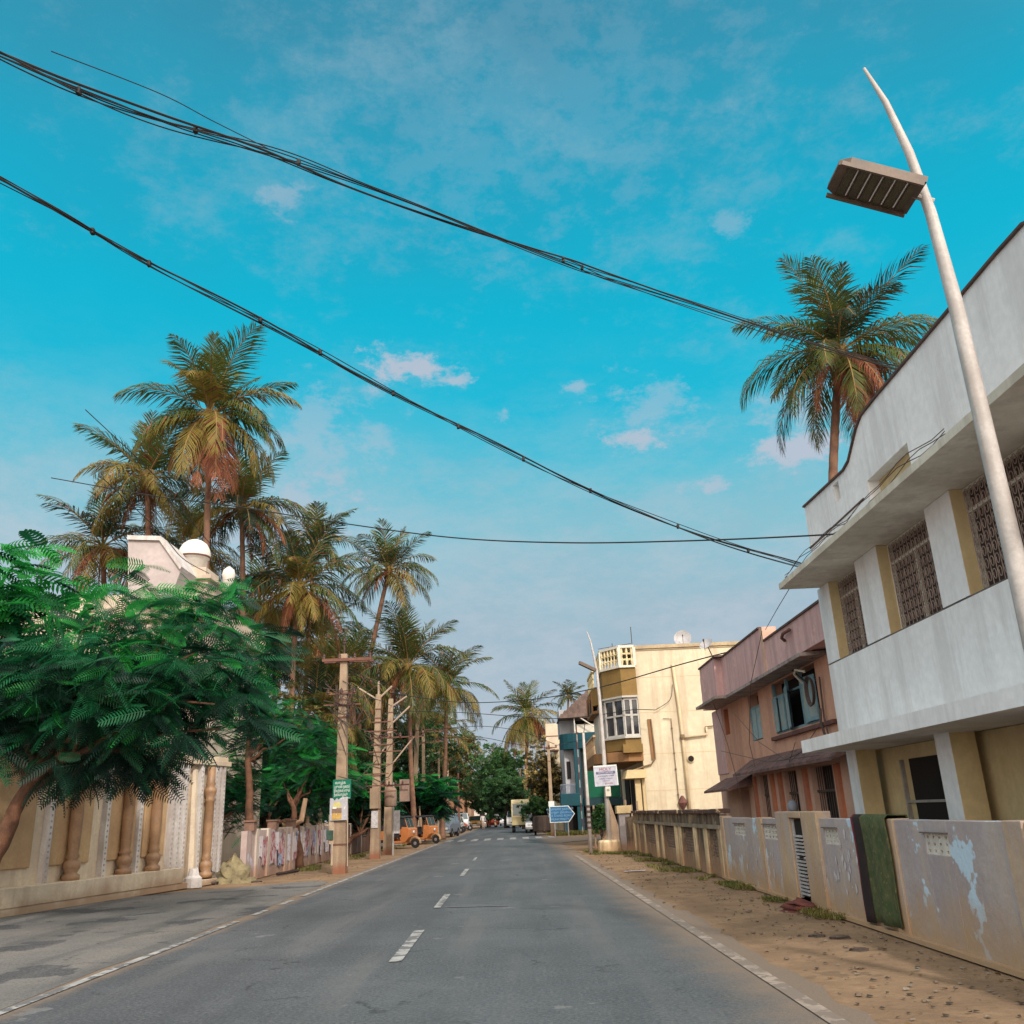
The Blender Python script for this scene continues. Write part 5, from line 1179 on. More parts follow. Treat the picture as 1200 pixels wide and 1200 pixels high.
b = MB(); b.tube([tuple(Vector(at(336, 990, 35))), tuple(Vector(at(342, 967, 35.1))), tuple(Vector(at(353, 962, 35.2))), tuple(Vector(at(358, 936, 35.4)))], [.1, .12, .11, .09], 7)
o = b.build('stubbed_branch', mat('pale_bark', (0.42,0.27,0.17), (0.3,0.2,0.13), 4, bump=.6)); tag(o, 'pale crooked sawn-off bough rising behind the poster wall', 'bough')

# ------------------------------------------------------------------ poles
INS = mat('insulator', (0.10,0.045,0.035), (0.06,0.03,0.03), 4, rough=.3)
ARM = mat('rusty_arm', (0.20,0.09,0.065), (0.13,0.06,0.045), 4, rough=.8)
def insul(b, x, y, z, r=.05, mi=0): b.lathe([(r*.3, -.02), (r*.9, 0), (r, .05), (r*.6, .08), (r*.95, .11), (r*.6, .15), (r*.2, .2)], (x, y, z), 8, mi)
def el_pole(name, label, base, H, w0, w1, group=None, arms=(), lean=(0, 0), bands=(), square=True):
    """tapering rectangular concrete pole; arms = (z, half_left, half_right, n insulators, thickness)"""
    t = thing(name, label, 'pole', (base[0], base[1], 0), 0, group)
    b = MB(); n = 8
    for i in range(n):
        pass
    def cx(z): return lean[0]*z/H
    r_ = [(w0+(w1-w0)*k/6)*.5*1.414 for k in range(7)]
    b.tube([(cx(H*k/6), lean[1]*k/6, H*k/6-(.1 if k == 0 else 0)) for k in range(7)], r_, 4 if square else 10, square=square); b.build('shaft', CONC if square else STEEL, t, smooth=not square)
    for (z, hl, hr, ni, th) in arms:
        b = MB(); b.box(cx(z)-hl, cx(z)+hr, -.12-th, -.12, z-th/2, z+th/2); b.box(cx(z)-hl, cx(z)+hr, .12, .12+th, z-th/2, z+th/2) if th > .06 else None
        b.box(cx(z)-w1*.7, cx(z)+w1*.7, -.125, .125, z-.03, z+.03)
        b.build('crossarm', ARM, t)
        b = MB()
        for k in range(ni):
            x = cx(z)-hl+.05+(hl+hr-.1)*k/max(1, ni-1); b = MB(); insul(b, x, -.12-th/2, z+th/2-.02, .06); b.build('insulator', INS, t, smooth=True)
    if bands:
        b = MB()
        for z in bands:
            w_ = (w0+(w1-w0)*z/H)*.5+.015; b.box(cx(z)-w_, cx(z)+w_, -w_, w_, z, z+.05)
        b.build('straps', ARM, t)
    return t
pA = el_pole('electric_pole', 'nearest square concrete electric pole, carrying a green sign and a torn poster', (-6.06, 31), 7.1, .42, .22, None,
             arms=((6.88, .72, .98, 4, .10), (5.72, .55, .45, 3, .05)), bands=(.85, 5.3, 5.5, 4.9))
b = MB(); b.tube([(0, 0, 7.1), (0, 0, 7.45)], .03, 6); insul(b, 0, 0, 7.45, .06); b.build('top_insulator', INS, pA)
b = MB()
r2 = np.random.default_rng(2)
for i in range(16):
    a = r2.uniform(0, 2*PI); r_ = .25+.35*r2.uniform(); z = 4.9+.7*r2.uniform()
    b.tube([(math.cos(a+q)*r_*.8, -.15+math.sin(a+q)*r_*.5, z+q*.12*r2.normal()) for q in np.linspace(0, 3+2*r2.uniform(), 8)], .012, 3, cap=False)
b.build('wire_tangle', IRON, pA)
b = MB(); b.tube([(-.30, -.16, .9), (-.30, -.2, 1.8)], .07, 7); b.tube([(-.24, -.16, .25), (-.22, -.2, 1.7)], .045, 6); b.tube([(.235, 0, .2), (.2, 0, 2.4)], .02, 5); b.build('conduit', mat('pale_conduit', (0.52,0.42,0.32), (0.4,0.3,0.22), 3), pA)
b = MB(); b.box(-.42, -.20, -.26, -.18, 1.02, 1.32); b.build('meter_box', mat('meter_green', (0.05,0.10,0.07), (0.03,0.06,0.05), 6), pA, bevel=.01)
# green sign
GS = mat('sign_green', (0.005,0.17,0.10), (0.005,0.13,0.08), 2, rough=.45); SW = mat('sign_white', (0.75,0.78,0.76), (0.66,0.70,0.68), 3, rough=.5); SB = mat('sign_blue', (0.03,0.16,0.36), (0.02,0.12,0.28), 2, rough=.4)
t = thing('green_sign', 'green enamel sign with four lines of white lettering on the nearest electric pole', 'sign', (-6.0, 30.74, 2.59))
b = MB(); b.box(-.30, .30, -.015, .015, -.31, .31); b.build('board', GS, t, bevel=.006)
for i, (s_, w_) in enumerate((('வாழ்க', 1), ('பசுமை நகரம்', 1), ('இயற்கை தரும்', 1), ('நல்வாழ்வு', 1))):
    text(s_, .125, SW, t, (-.26 if i else -.23, -.02, .20-.125*i), align='LEFT', sx=(.85, .56, .52, .62)[i])
b = MB(); b.box(-.02, .26, -.019, -.0155, -.295, -.28); b.build('footer_line', SW, t)
t = thing('torn_poster', 'weathered grey poster with a yellow and brown picture, below the green sign on the pole', 'poster', (-6.09, 30.72, 1.98))
b = MB(); pts = [(-.29, -.36), (.29, -.36), (.29, .36), (.12, .36), (.05, .33), (-.02, .28), (-.06, .34), (-.14, .26), (-.2, .33), (-.29, .34)]
b.prism(pts, 'y', -.012, .0); b.build('sheet', mat('poster_sheet', (0.46,0.46,0.50), (0.38,0.38,0.42), 3, spots=(0.60,0.56,0.55), spot_scale=8, spot_thr=.6), t)
b = MB(); b.box(-.22, .10, -.020, -.013, -.33, -.14, 0); b.box(-.22, .10, -.0205, -.013, -.138, .02, 1); b.quad([(-.17, -.0145, .05), (.06, -.0145, .04), (.09, -.0145, .12), (.03, -.0145, .21), (-.05, -.0145, .19), (-.12, -.0145, .22), (-.19, -.0145, .14)], 2); b.box(-.20, -.07, -.024, -.0206, .0, .05, 3)
b.build('picture', [mat('poster_ochre', (0.56,0.36,0.10), (0.42,0.26,0.07), 9, spots=(0.6,0.5,0.3), spot_scale=20, spot_thr=.6), mat('poster_brown', (0.16,0.10,0.09), (0.28,0.18,0.12), 14), mat('poster_pale_yellow', (0.62,0.55,0.22), None, 8), SW], t)

HT = 'twin transformer poles'
pB = el_pole('electric_pole', 'front concrete pole of the transformer pair, with a white notice strip', (-6.55, 41.2), 7.0, .42, .22, None, arms=((5.05, .35, 1.55, 5, .05), (4.45, .35, 1.1, 0, .05), (3.0, .5, .45, 2, .05)), lean=(.10, 0), bands=(2.0, 3.4, 3.9, 6.3, 5.9))
for pp_, dx, zs_, seed_ in ((pB, .1, (5.75, 5.35, 4.75, 3.9, 3.5, 2.75), 3), (pA, 0, (5.35,), 9)):
    r5 = np.random.default_rng(seed_)
    for z in zs_:
        a, c_ = r5.uniform(.25, .7), r5.uniform(.4, 1.2); b = MB(); b.box(dx-a, dx+c_, -.17, -.12, z-.025, z+.025); b.build('crossarm', ARM, pp_)
    for k in range(9):
        z = r5.uniform(3, 6.2); b = MB(); x0, x1 = r5.uniform(-.7, 0), r5.uniform(.3, 1.2); z1 = z+r5.uniform(-.8, .8)
        b.tube([(x0, -.16, z), ((x0+x1)/2, -.2, min(z, z1)-r5.uniform(.1, .4)), (x1, -.16, z1)], .014, 4); b.build('loose_wire', IRON, pp_)
pC = el_pole('electric_pole', 'rear concrete pole of the transformer pair', (-6.63, 45.4), 7.3, .40, .22, None, arms=((5.4, .15, 1.7, 4, .05), (3.1, .4, .9, 2, .05)), lean=(.15, 0), bands=(2.4, 5.8, 6.6))
b = MB(); b.tube([(.0, 0, 6.8), (-.85, 0, 7.35)], .04, 5); b.tube([(.1, 0, 6.8), (.72, 0, 7.35)], .04, 5); b.tube([(.1, 0, 7), (.1, 0, 7.6)], .05, 5); b.tube([(.1, -.1, 4.2), (.7, -.1, 5.0)], .03, 5); b.build('arm_struts', mat('pale_arm', (0.48,0.36,0.28), None, 3), pB)
b = MB(); b.box(-.20, .18, -.32, -.22, 2.05, 2.9, 1); b.box(-.14, .14, -.235, -.215, 1.25, 1.95, 0); b.build('notice_strip', [mat('notice_white', (0.56,0.54,0.55), (0.42,0.40,0.42), 7, spots=(.2, .2, .22), spot_scale=22, spot_thr=.6), CONC], pB)
b = MB(); b.tube([(.15, 0, 6.9), (.95, 0, 7.4)], .04, 5); b.tube([(.1, 0, 6.0), (1.1, 0, 6.9)], .04, 5); b.tube([(.1, 0, 4.0), (1.3, 0, 5.4)], .035, 5); b.build('arm_struts', mat('pale_arm', (1, 1, 1)), pC)
t = thing('transformer_box', 'rusty grey switchgear drum and box strapped between the two transformer poles', 'switchgear', (-6.2, 41.5, 2.1), 0)
b = MB(); b.lathe([(.24, 0), (.28, .05), (.28, .70), (.22, .8), (.08, .86)], (.25, .1, .0), 14); b.build('drum', mat('weathered_tank', (0.34,0.24,0.18), (0.24,0.17,0.13), 2, streak=(.15, .08, .05)), t, smooth=True)
for q in ((.62, 1.05, .3, .7, .2, 1.15), (-.6, -.28, .2, .5, .1, .9)): b = MB(); b.box(*q); b.build('box', mat('weathered_box', (0.30,0.20,0.16), (0.2,0.14,0.11), 2, streak=(.13, .08, .06)), t, bevel=.02)
b = MB()
for k in range(5): insul(b, -.4+.3*k, 0, .92, .05)
b.tube([(-.7, 0, .9), (1.1, 0, .92)], .035, 5); b.tube([(-.9, -.1, 1.6), (-.5, -.15, 1.2), (.2, -.2, 1.25), (.5, -.1, 1.7)], .02, 4); b.tube([(-1.2, -.1, 1.2), (-1.15, -.1, .9), (-.8, -.1, .75), (-.4, -.1, .95)], .02, 4)
b.build('bushings', INS, t)
t = thing('stay_post', 'thin leaning pipe post with a white strip beside the transformer poles', 'post', (-6.1, 43.5, 0)); b = MB(); b.tube([(0, 0, 0), (.02, 0, 3.2)], .045, 6); b.build('pipe', STEEL, t); b = MB(); b.box(.03, .32, -.03, .02, .95, 1.95); b.build('strip', mat('notice_white', (1, 1, 1)), t)
pD = el_pole('electric_pole', 'pale slightly leaning concrete pole rising out of the rickshaw tree', (at(484, 980, 67).x, 67), at(494, 816, 67).z-.3, .36, .24, None, arms=((at(493, 828, 67).z, .5, .9, 4, .06), (at(492, 856, 67).z, .3, 1.2, 3, .05)), lean=(.45, 0), bands=(4, 7.2))
pE = el_pole('electric_pole', 'thin far concrete pole just right of the pale leaning one', (at(497, 975, 68).x, 68), at(500, 850, 68).z, .26, .2, None, arms=((at(500, 858, 68).z, 1.2, 1.6, 5, .06), (at(500, 870, 68).z, 1.2, 1.6, 5, .06)), bands=(3,))
def lamp_post(name, label, base, H, tipz, tipx, headz, head, group=None, r=.08, low=None, y=0):
    t = thing(name, label, 'street lamp', (base[0], base[1], 0), 0, group)
    b = MB(); pts = [(.0, 0, -.05), (.03, 0, H*.5), (.02, 0, H*.85), (-.02, 0, H), (-.10, 0, H+(tipz-H)*.4), (tipx*.6, 0, H+(tipz-H)*.75), (tipx, 0, tipz)]
    b.tube(pts, [r, r*.85, r*.7, r*.55, r*.45, r*.32, r*.15], 10); b.build('post', mat('painted_steel', (0.55,0.52,0.50), (0.42,0.39,0.37), 3, rough=.5, streak=(.3, .22, .18)), t, smooth=True)
    hx, hz, L_, w_ = head
    # head: shallow tray with fins, tilted up outwards
    g = thing('h', None, None); C.objects.unlink(g); bpy.data.objects.remove(g)
    b = MB(); u = Vector((-math.cos(hz), 0, math.sin(hz))); n_ = Vector((math.sin(hz), 0, math.cos(hz))); v = Vector((0, 1, 0)); o_ = Vector((0, 0, headz))
    def P(a, c_, d): return tuple(o_+u*a+v*c_+n_*d)
    def slab(a0, a1, c0, c1, d0, d1, mi, rnd=False):
        k = len(b.v); b.v += [P(a0, c0, d0), P(a1, c0*(.72 if rnd else 1), d0), P(a1, c1*(.72 if rnd else 1), d0), P(a0, c1, d0), P(a0, c0, d1), P(a1, c0*(.72 if rnd else 1), d1), P(a1, c1*(.72 if rnd else 1), d1), P(a0, c1, d1)]
        for f in ((0,3,2,1),(4,5,6,7),(0,1,5,4),(1,2,6,5),(2,3,7,6),(3,0,4,7)): b.f.append(tuple(k+i for i in f)); b.m.append(mi)
    a0, a1 = hx, hx+L_
    slab(a0, a1-.1, -w_/2, w_/2, 0, .07, 0); slab(a1-.1, a1, -w_/2, w_/2, 0, .065, 0, True)
    slab(a0+.02, a1-.02, -w_/2-.004, -w_/2+.02, -.05, -.001, 0); slab(a0+.02, a1-.02, w_/2-.02, w_/2+.004, -.05, -.001, 0)
    b.build('housing', mat('lamp_housing', (0.16,0.11,0.08), (0.10,0.075,0.06), 3, rough=.5), t)
    b = MB(); k = 6
    for i in range(k):
        aa = a0+.10+(L_-.24)*i/(k-1); slab(aa-.035, aa+.035, -w_/2+.03, w_/2-.03, -.012, -.001, 0)
    b.build('led_strips', mat('led_cover', (0.10,0.085,0.05), (0.07,0.06,0.04), 4, rough=.3), t)
    b = MB()
    for i in range(k-1):
        aa = a0+.10+(L_-.24)*(i+.5)/(k-1); slab(aa-.006, aa+.006, -w_/2+.06, w_/2-.06, -.016, -.0125, 0)
    b.build('fins', mat('fin_white', (0.7,0.68,0.66), None, 5), t)
    b = MB(); b.tube([P(-.03, 0, .02), P(a0+.06, 0, .03)], .03, 8); b.build('bracket', STEEL, t)
    if low: low(t)
    return t
LP = 'curved-tip steel lamp posts on the right'
lamp_post('street_lamp', 'curved-tip steel lamp post standing in a concrete block, carrying the white notice board', (3.30, 37.8), 7.1, 8.83, -.32, 7.12, (.06, rad(28), .80, .30), r=.10, group=LP)
lamp_post('street_lamp', 'nearest steel lamp post, its slatted lamp head in the upper right corner', (4.36, 7.6), 7.15, 9.02, -.38, 7.28, (.14, rad(21), .86, .50), r=.10, group=LP)
t = thing('lamp_base', 'rounded ochre concrete block round the foot of the lamp post', 'plinth', (3.30, 37.8, 0)); b = MB(); b.lathe([(.44, -.05), (.46, .1), (.44, .38), (.40, .45), (.12, .46)], (0, 0, 0), 14); b.build('block', WYP, t)
t = thing('white_notice_board', 'white printed notice board with a red heading, fixed to the curved-tip lamp post', 'sign', (3.33, 37.62, 2.9), 0); t.rotation_euler = (0, rad(-1.5), 0)
b = MB(); b.box(-.47, .47, -.02, .02, -.40, .40, 0); b.build('board', mat('board_white', (0.55,0.55,0.62), (0.44,0.44,0.52), 3, spots=(.35, .33, .42), spot_scale=5, spot_thr=.6), t)
b = MB(); b.box(-.47, .47, -.03, -.021, .34, .40); b.box(.43, .48, -.032, -.022, -.40, .335); b.box(-.38, .38, -.024, -.0205, .06, .16, 1); b.build('edging', [SW, mat('board_navy', (0.10,0.10,0.22), None, 4)], t)
RD = mat('sign_red', (0.30,0.03,0.045), None, 3); NV = mat('sign_navy', (0.08,0.08,0.18), None, 3)
text('HOLY', .17, RD, t, (.0, -.026, .24), sx=1.1); text('MATRICULATION', .085, SW, t, (0, -.03, .11), sx=.95); text('ADMISSION OPEN', .08, NV, t, (0, -.026, -.02)); text('NURSERY & PRIMARY', .06, NV, t, (0, -.026, -.12)); text('CONTACT', .06, NV, t, (0, -.026, -.21)); text('SCHOOL', .08, RD, t, (.1, -.026, -.31))
t = thing('switch_box', 'small pale switch box under the white notice board', 'box', (3.38, 37.66, 2.28)); b = MB(); b.box(-.11, .11, -.07, .07, -.19, .19); b.build('case', OFFW, t, bevel=.02); b = MB(); b.box(-.05, .05, -.08, -.071, .02, .10); b.build('window', STEEL, t)
gp = thing('striped_post', 'slim grey pole with black and white painted bands, left of the lamp post', 'pole', (2.52, 37.4, 0))
b = MB(); b.tube([(0, 0, 0), (0, 0, 4.6)], [.085, .05], 8); b.build('shaft', mat('painted_steel', (1, 1, 1)), gp, smooth=True)
b = MB()
for k in range(5): b.lathe([(.09, 0), (.09, .09)], (0, 0, .9+k*.2), 8)
b.build('black_bands', IRON, gp); b = MB(); b.tube([(0, 0, 4.55), (-.35, 0, 4.65)], .015, 4); b.tube([(0, 0, 4.5), (.1, 0, 5.0)], .015, 4); b.build('hooks', IRON, gp)
# blue arrow sign
t = thing('blue_arrow_sign', 'blue direction board with a white border pointing right, at the side street corner', 'sign', (at(658, 954, 64.5).x, 64.5, at(658, 954, 64.5).z))
o5 = [(-.82, -.54), (.50, -.54), (.92, 0), (.50, .54), (-.82, .54)]
b = MB(); b.prism(o5, 'y', 0, .03); b.build('board', SW, t); b = MB(); b.prism([(x*.93, z*.90) for x, z in o5], 'y', -.008, -.001); b.build('face', SB, t)
SL = mat('sign_letter', (0.30,0.50,0.66), None, 2)
for i, s_ in enumerate(('தஞ்சாவூர் நகராட்சி', 'பேருந்து நிலையம்', 'BUS STAND ROAD', 'MUNICIPALITY')): text(s_, .20, SL, t, (-.10, -.014, .33-.22*i), sx=.85 if i < 2 else .95)
b = MB(); b.tube([(-.5, .06, -2.1), (-.5, .06, .3)], .04, 6); b.tube([(.42, .06, -2.1), (.42, .06, .3)], .04, 6); b.build('legs', STEEL, t)
t = el_pole('electric_pole', 'round-topped concrete pole behind the blue arrow sign with a small white box', (at(648, 980, 66).x, 66), at(650, 868, 66).z, .26, .2, None, arms=((at(650, 876, 66).z, .5, .6, 3, .06),), bands=(5,))
b = MB(); b.box(-.2, .2, -.25, -.12, at(648, 942, 66).z-.18, at(648, 942, 66).z+.18); b.build('junction_box', SW, t)
t = thing('banded_pipe', 'thin red and white banded pipe pole in front of the green screen', 'pole', (4.0, 66.5, 0)); zt = at(679, 852, 66.5).z; b = MB()
for k in range(14): b.lathe([(.04, 0), (.04, zt/14)], (0, 0, zt*k/14), 6, k % 2)
b.build('pipe', [mat('dusty_white', (0.40,0.36,0.34), None, 4), mat('dusty_red', (0.16,0.05,0.05), None, 4)], t)
b = thing('far_lamp', 'far lamp post leaning its long lamp out over the rickshaw tree', 'street lamp', (at(515, 975, 75).x, 75, 0)); z = at(516, 880, 75).z; q = MB(); q.tube([(0, 0, 0), (.02, 0, z)], [.12, .07], 8); q.build('post', CONC, b); q = MB(); q.tube([(0, 0, z-.1), (-.9, 0, z-.35)], .03, 5); q.build('arm', OFFW, b); q = MB(); q.box(-1.35, -.6, -.1, .1, z-.45, z-.33); q.build('head', OFFW, b)
b = thing('far_lamp', 'far brown lamp post with a flat white lamp, beside the parked white vans', 'street lamp', (at(538, 977, 89).x, 89, 0)); z = at(538, 898, 89).z; q = MB(); q.tube([(0, 0, 0), (.02, 0, z)], [.13, .08], 8); q.build('post', ARM, b); zz_ = at(530, 917, 89).z; q = MB(); q.box(-1.0, 0, -.15, .15, zz_-.08, zz_+.08); q.build('head', OFFW, b)
t = el_pole('electric_pole', 'T-topped far pole left of the road end', (at(526, 975, 105).x, 105), at(526, 889, 105).z, .2, .2, None, arms=((at(526, 890, 105).z, .8, .8, 0, .1),))
t = el_pole('electric_pole', 'left one of the two tall far poles at the road end', (at(547, 968, 125).x, 125), at(547, 905, 125).z, .34, .26, 'far pole pair', arms=((at(547, 918, 125).z, .6, 1.0, 2, .1),))
t = el_pole('electric_pole', 'right one of the two tall far poles at the road end', (at(551, 967, 133).x, 133), at(551, 910, 133).z, .34, .26, 'far pole pair', arms=((at(551, 925, 133).z, .6, 1.2, 2, .1),))
t = el_pole('electric_pole', 'slim far pole right of the road beside the round tree', (at(612, 960, 110).x, 110), at(611, 900, 110).z, .25, .2, None)

# ------------------------------------------------------------------ overhead wires
WIRE = mat('cable_black', (0.022,0.02,0.02), None, 3, rough=.6)
def smoothpath(pts, n=60):
    pts = [Vector(p) for p in pts]; out = []
    k = len(pts)
    for i in range(k-1):
        p0 = pts[max(i-1, 0)]; p1 = pts[i]; p2 = pts[i+1]; p3 = pts[min(i+2, k-1)]
        m_ = max(2, n//(k-1))
        for j in range(m_):
            t = j/m_; out.append(0.5*((2*p1)+(p2-p0)*t+(2*p0-5*p1+4*p2-p3)*t*t+(3*p1-p0-3*p2+p3)*t**3))
    out.append(pts[-1]); return out
def cable(label, pts, strands=1, r=.009, spread=.04, clamps=(), seed=0, group=None, name='overhead_cable', cat='cable'):
    path = smoothpath(pts, 90); rg = np.random.default_rng(seed)
    if strands == 1:
        b = MB(); b.tube(path, r, 5); o = b.build(name, WIRE); return tag(o, label, cat, group)
    t = thing(name, label, cat, tuple(path[0]), 0, group); p0 = path[0]
    for s_ in range(strands):
        ph = rg.uniform(0, 6.28); fr = rg.uniform(.10, .22); sp_ = spread*rg.uniform(.3, 1.2); off = rg.uniform(-1, 1)
        b = MB(); b.tube([p-p0+Vector((0, .5*sp_*math.cos(i*fr+ph), sp_*(off*.6*abs(math.sin(i*.09+s_))+math.sin(i*fr+ph)*.45))) for i, p in enumerate(path)], r*(1.5 if s_ == 0 else .8), 5); b.build('strand', WIRE, t)
    for f in clamps:
        p = path[int(f*(len(path)-1))]-p0; b = MB(); b.box(p.x-.022, p.x+.022, p.y-.03, p.y+.03, p.z-.04, p.z+.04); b.build('clamp', WIRE, t, bevel=.008)
    return t
def cp(*a): return [tuple(at(x, y, Y)) for x, y, Y in a]
cable('upper thick bundle of black cables sweeping across the sky to the right-hand palm', cp((-40, 45, 6.6), (80, 102, 7.2), (186, 140, 8), (316, 178, 9), (418, 217, 10), (560, 270, 11.2), (660, 305, 12.2), (720, 328, 13), (880, 380, 15.2), (1027, 424, 17), (1230, 480, 19)), 6, .010, .14, (.12, .235, .335, .6, .655), 3, 'cable bundles over the road')
cable('lower bundle of black cables running down to the ledge of the white house', cp((-40, 190, 8), (80, 255, 8.8), (186, 315, 9.6), (330, 388, 10.8), (450, 455, 12), (570, 516, 13.2), (692, 575, 14.6), (830, 630, 16.1), (940, 663, 17.15)), 5, .009, .10, (.16, .24, .36, .43, .52, .6, .68, .76, .85, .93), 8, 'cable bundles over the road')
cable('single wire that splits off above the upper cable bundle at the left edge', cp((60, 60, 7), (186, 109, 8), (250, 142, 8.6), (316, 175, 9.05)), 1, .006)
cable('long thin nearly level wire crossing from the tall palm to the white house', cp((60, 560, 27), (186, 582, 25), (265, 592, 24), (400, 613, 22), (530, 630, 20), (660, 636, 18), (800, 634, 16.6), (945, 628, 15), (1027, 622, 13.9)), 1, .016)
cable('wire rising from the far left poles past the lamp post to the pink parapet', cp((455, 812, 46), (540, 823, 50), (620, 820, 46), (700, 806, 38), (800, 778, 32), (875, 759, 28), (898, 757, 27), (918, 776, 24), (945, 800, 21)), 1, .022)
cable('lower wire running from the far left poles to the bracket on the cream wall', cp((470, 833, 48), (540, 835, 50), (610, 840, 48), (655, 842, 46), (700, 838, 42.6), (740, 832, 41.3), (768, 832, 41)), 1, .018)
cable('drooping wire from the cream wall bracket down to the pole pair side', cp((768, 832, 41.8), (785, 820, 41.85), (788, 802, 41.9)), 1, .014)
cable('slanting service wire between the white house ledge and the pink parapet', cp((925, 690, 17.4), (910, 715, 20), (897, 738, 23.3)), 1, .008)
cable('service wire crossing in front of the white dome', cp((100, 480, 20), (186, 562, 22), (225, 612, 25), (262, 655, 30)), 1, .012)
cable('second service wire passing left of the white dome', cp((120, 560, 20), (186, 622, 22), (215, 655, 25), (245, 672, 30)), 1, .012)
for i, (dy, lb) in enumerate([(0, 'uppermost conductor from the nearest pole back to the transformer poles'), (6, 'second conductor from the nearest pole back to the transformer poles'), (42, 'low conductor from the nearest pole back to the transformer poles')]):
    cable(lb, cp((398-4*i, 770+dy, 31), (425, 792+dy*.6, 36), (446, 800+dy*.5, 41.2), (459, 806+dy*.5, 45.4), (493, 828+dy*.3, 67), (502, 860+dy*.2, 69), (526, 893, 105), (549, 916, 125)), 1, .016)
for i, (pts, lb) in enumerate([(((500, 856, 68), (560, 851, 68), (610, 857, 67), (650, 872, 66)), 'far wire crossing to the pole behind the blue sign, upper one'), (((500, 866, 68), (560, 864, 68), (605, 872, 67), (650, 878, 66)), 'far wire crossing to the pole behind the blue sign, lower one'),
                               (((549, 918, 125), (580, 922, 118), (611, 915, 110)), 'far wire crossing the road under the round tree'), (((650, 874, 66), (668, 870, 68), (690, 866, 60), (694, 868, 40)), 'wire from the pole behind the blue sign to the banded grey pole'),
                               (((340, 905, 33), (372, 893, 32), (397, 880, 31)), 'pale stay wire slanting into the nearest pole from the left')]):
    cable(lb, cp(*pts), 1, .02)

# ------------------------------------------------------------------ vehicles
TYRE = mat('tyre', (0.02,0.02,0.021), None, 5, rough=.8); RIM = mat('rim', (0.35,0.34,0.33), None, 5, rough=.4, metal=.5)
WIND = glass('windscreen', (0.05,0.09,0.10), .06); LENS = glass('lamp_lens', (0.6,0.6,0.58), .1); REDL = glass('tail_lens', (0.4,0.02,0.02), .2); CHROME = mat('bumper', (0.25,0.25,0.25), None, 4, rough=.4)
def paint(n, c, r=.35): return mat('paint_'+n, c, tuple(v*.85 for v in c), 1.5, rough=r, spec=.5, dirt=(0.25,0.18,0.12), dirt_h=.35)
def wheel(t, x, y, r, w_=.16, axis='y'):
    b = MB(); b.lathe([(r*.6, -w_/2), (r*.93, -w_/2), (r, -w_*.3), (r, w_*.3), (r*.93, w_/2), (r*.6, w_/2)], (0, 0, 0), 18, axis=axis); o = b.build('wheel', TYRE, t, smooth=False); o.location = (x, y, r)
    b = MB(); b.lathe([(r*.15, -w_/2-.01), (r*.58, -w_*.42), (r*.58, w_*.42), (r*.15, w_/2+.01)], (0, 0, 0), 14, axis=axis); b.build('rim', RIM, o)
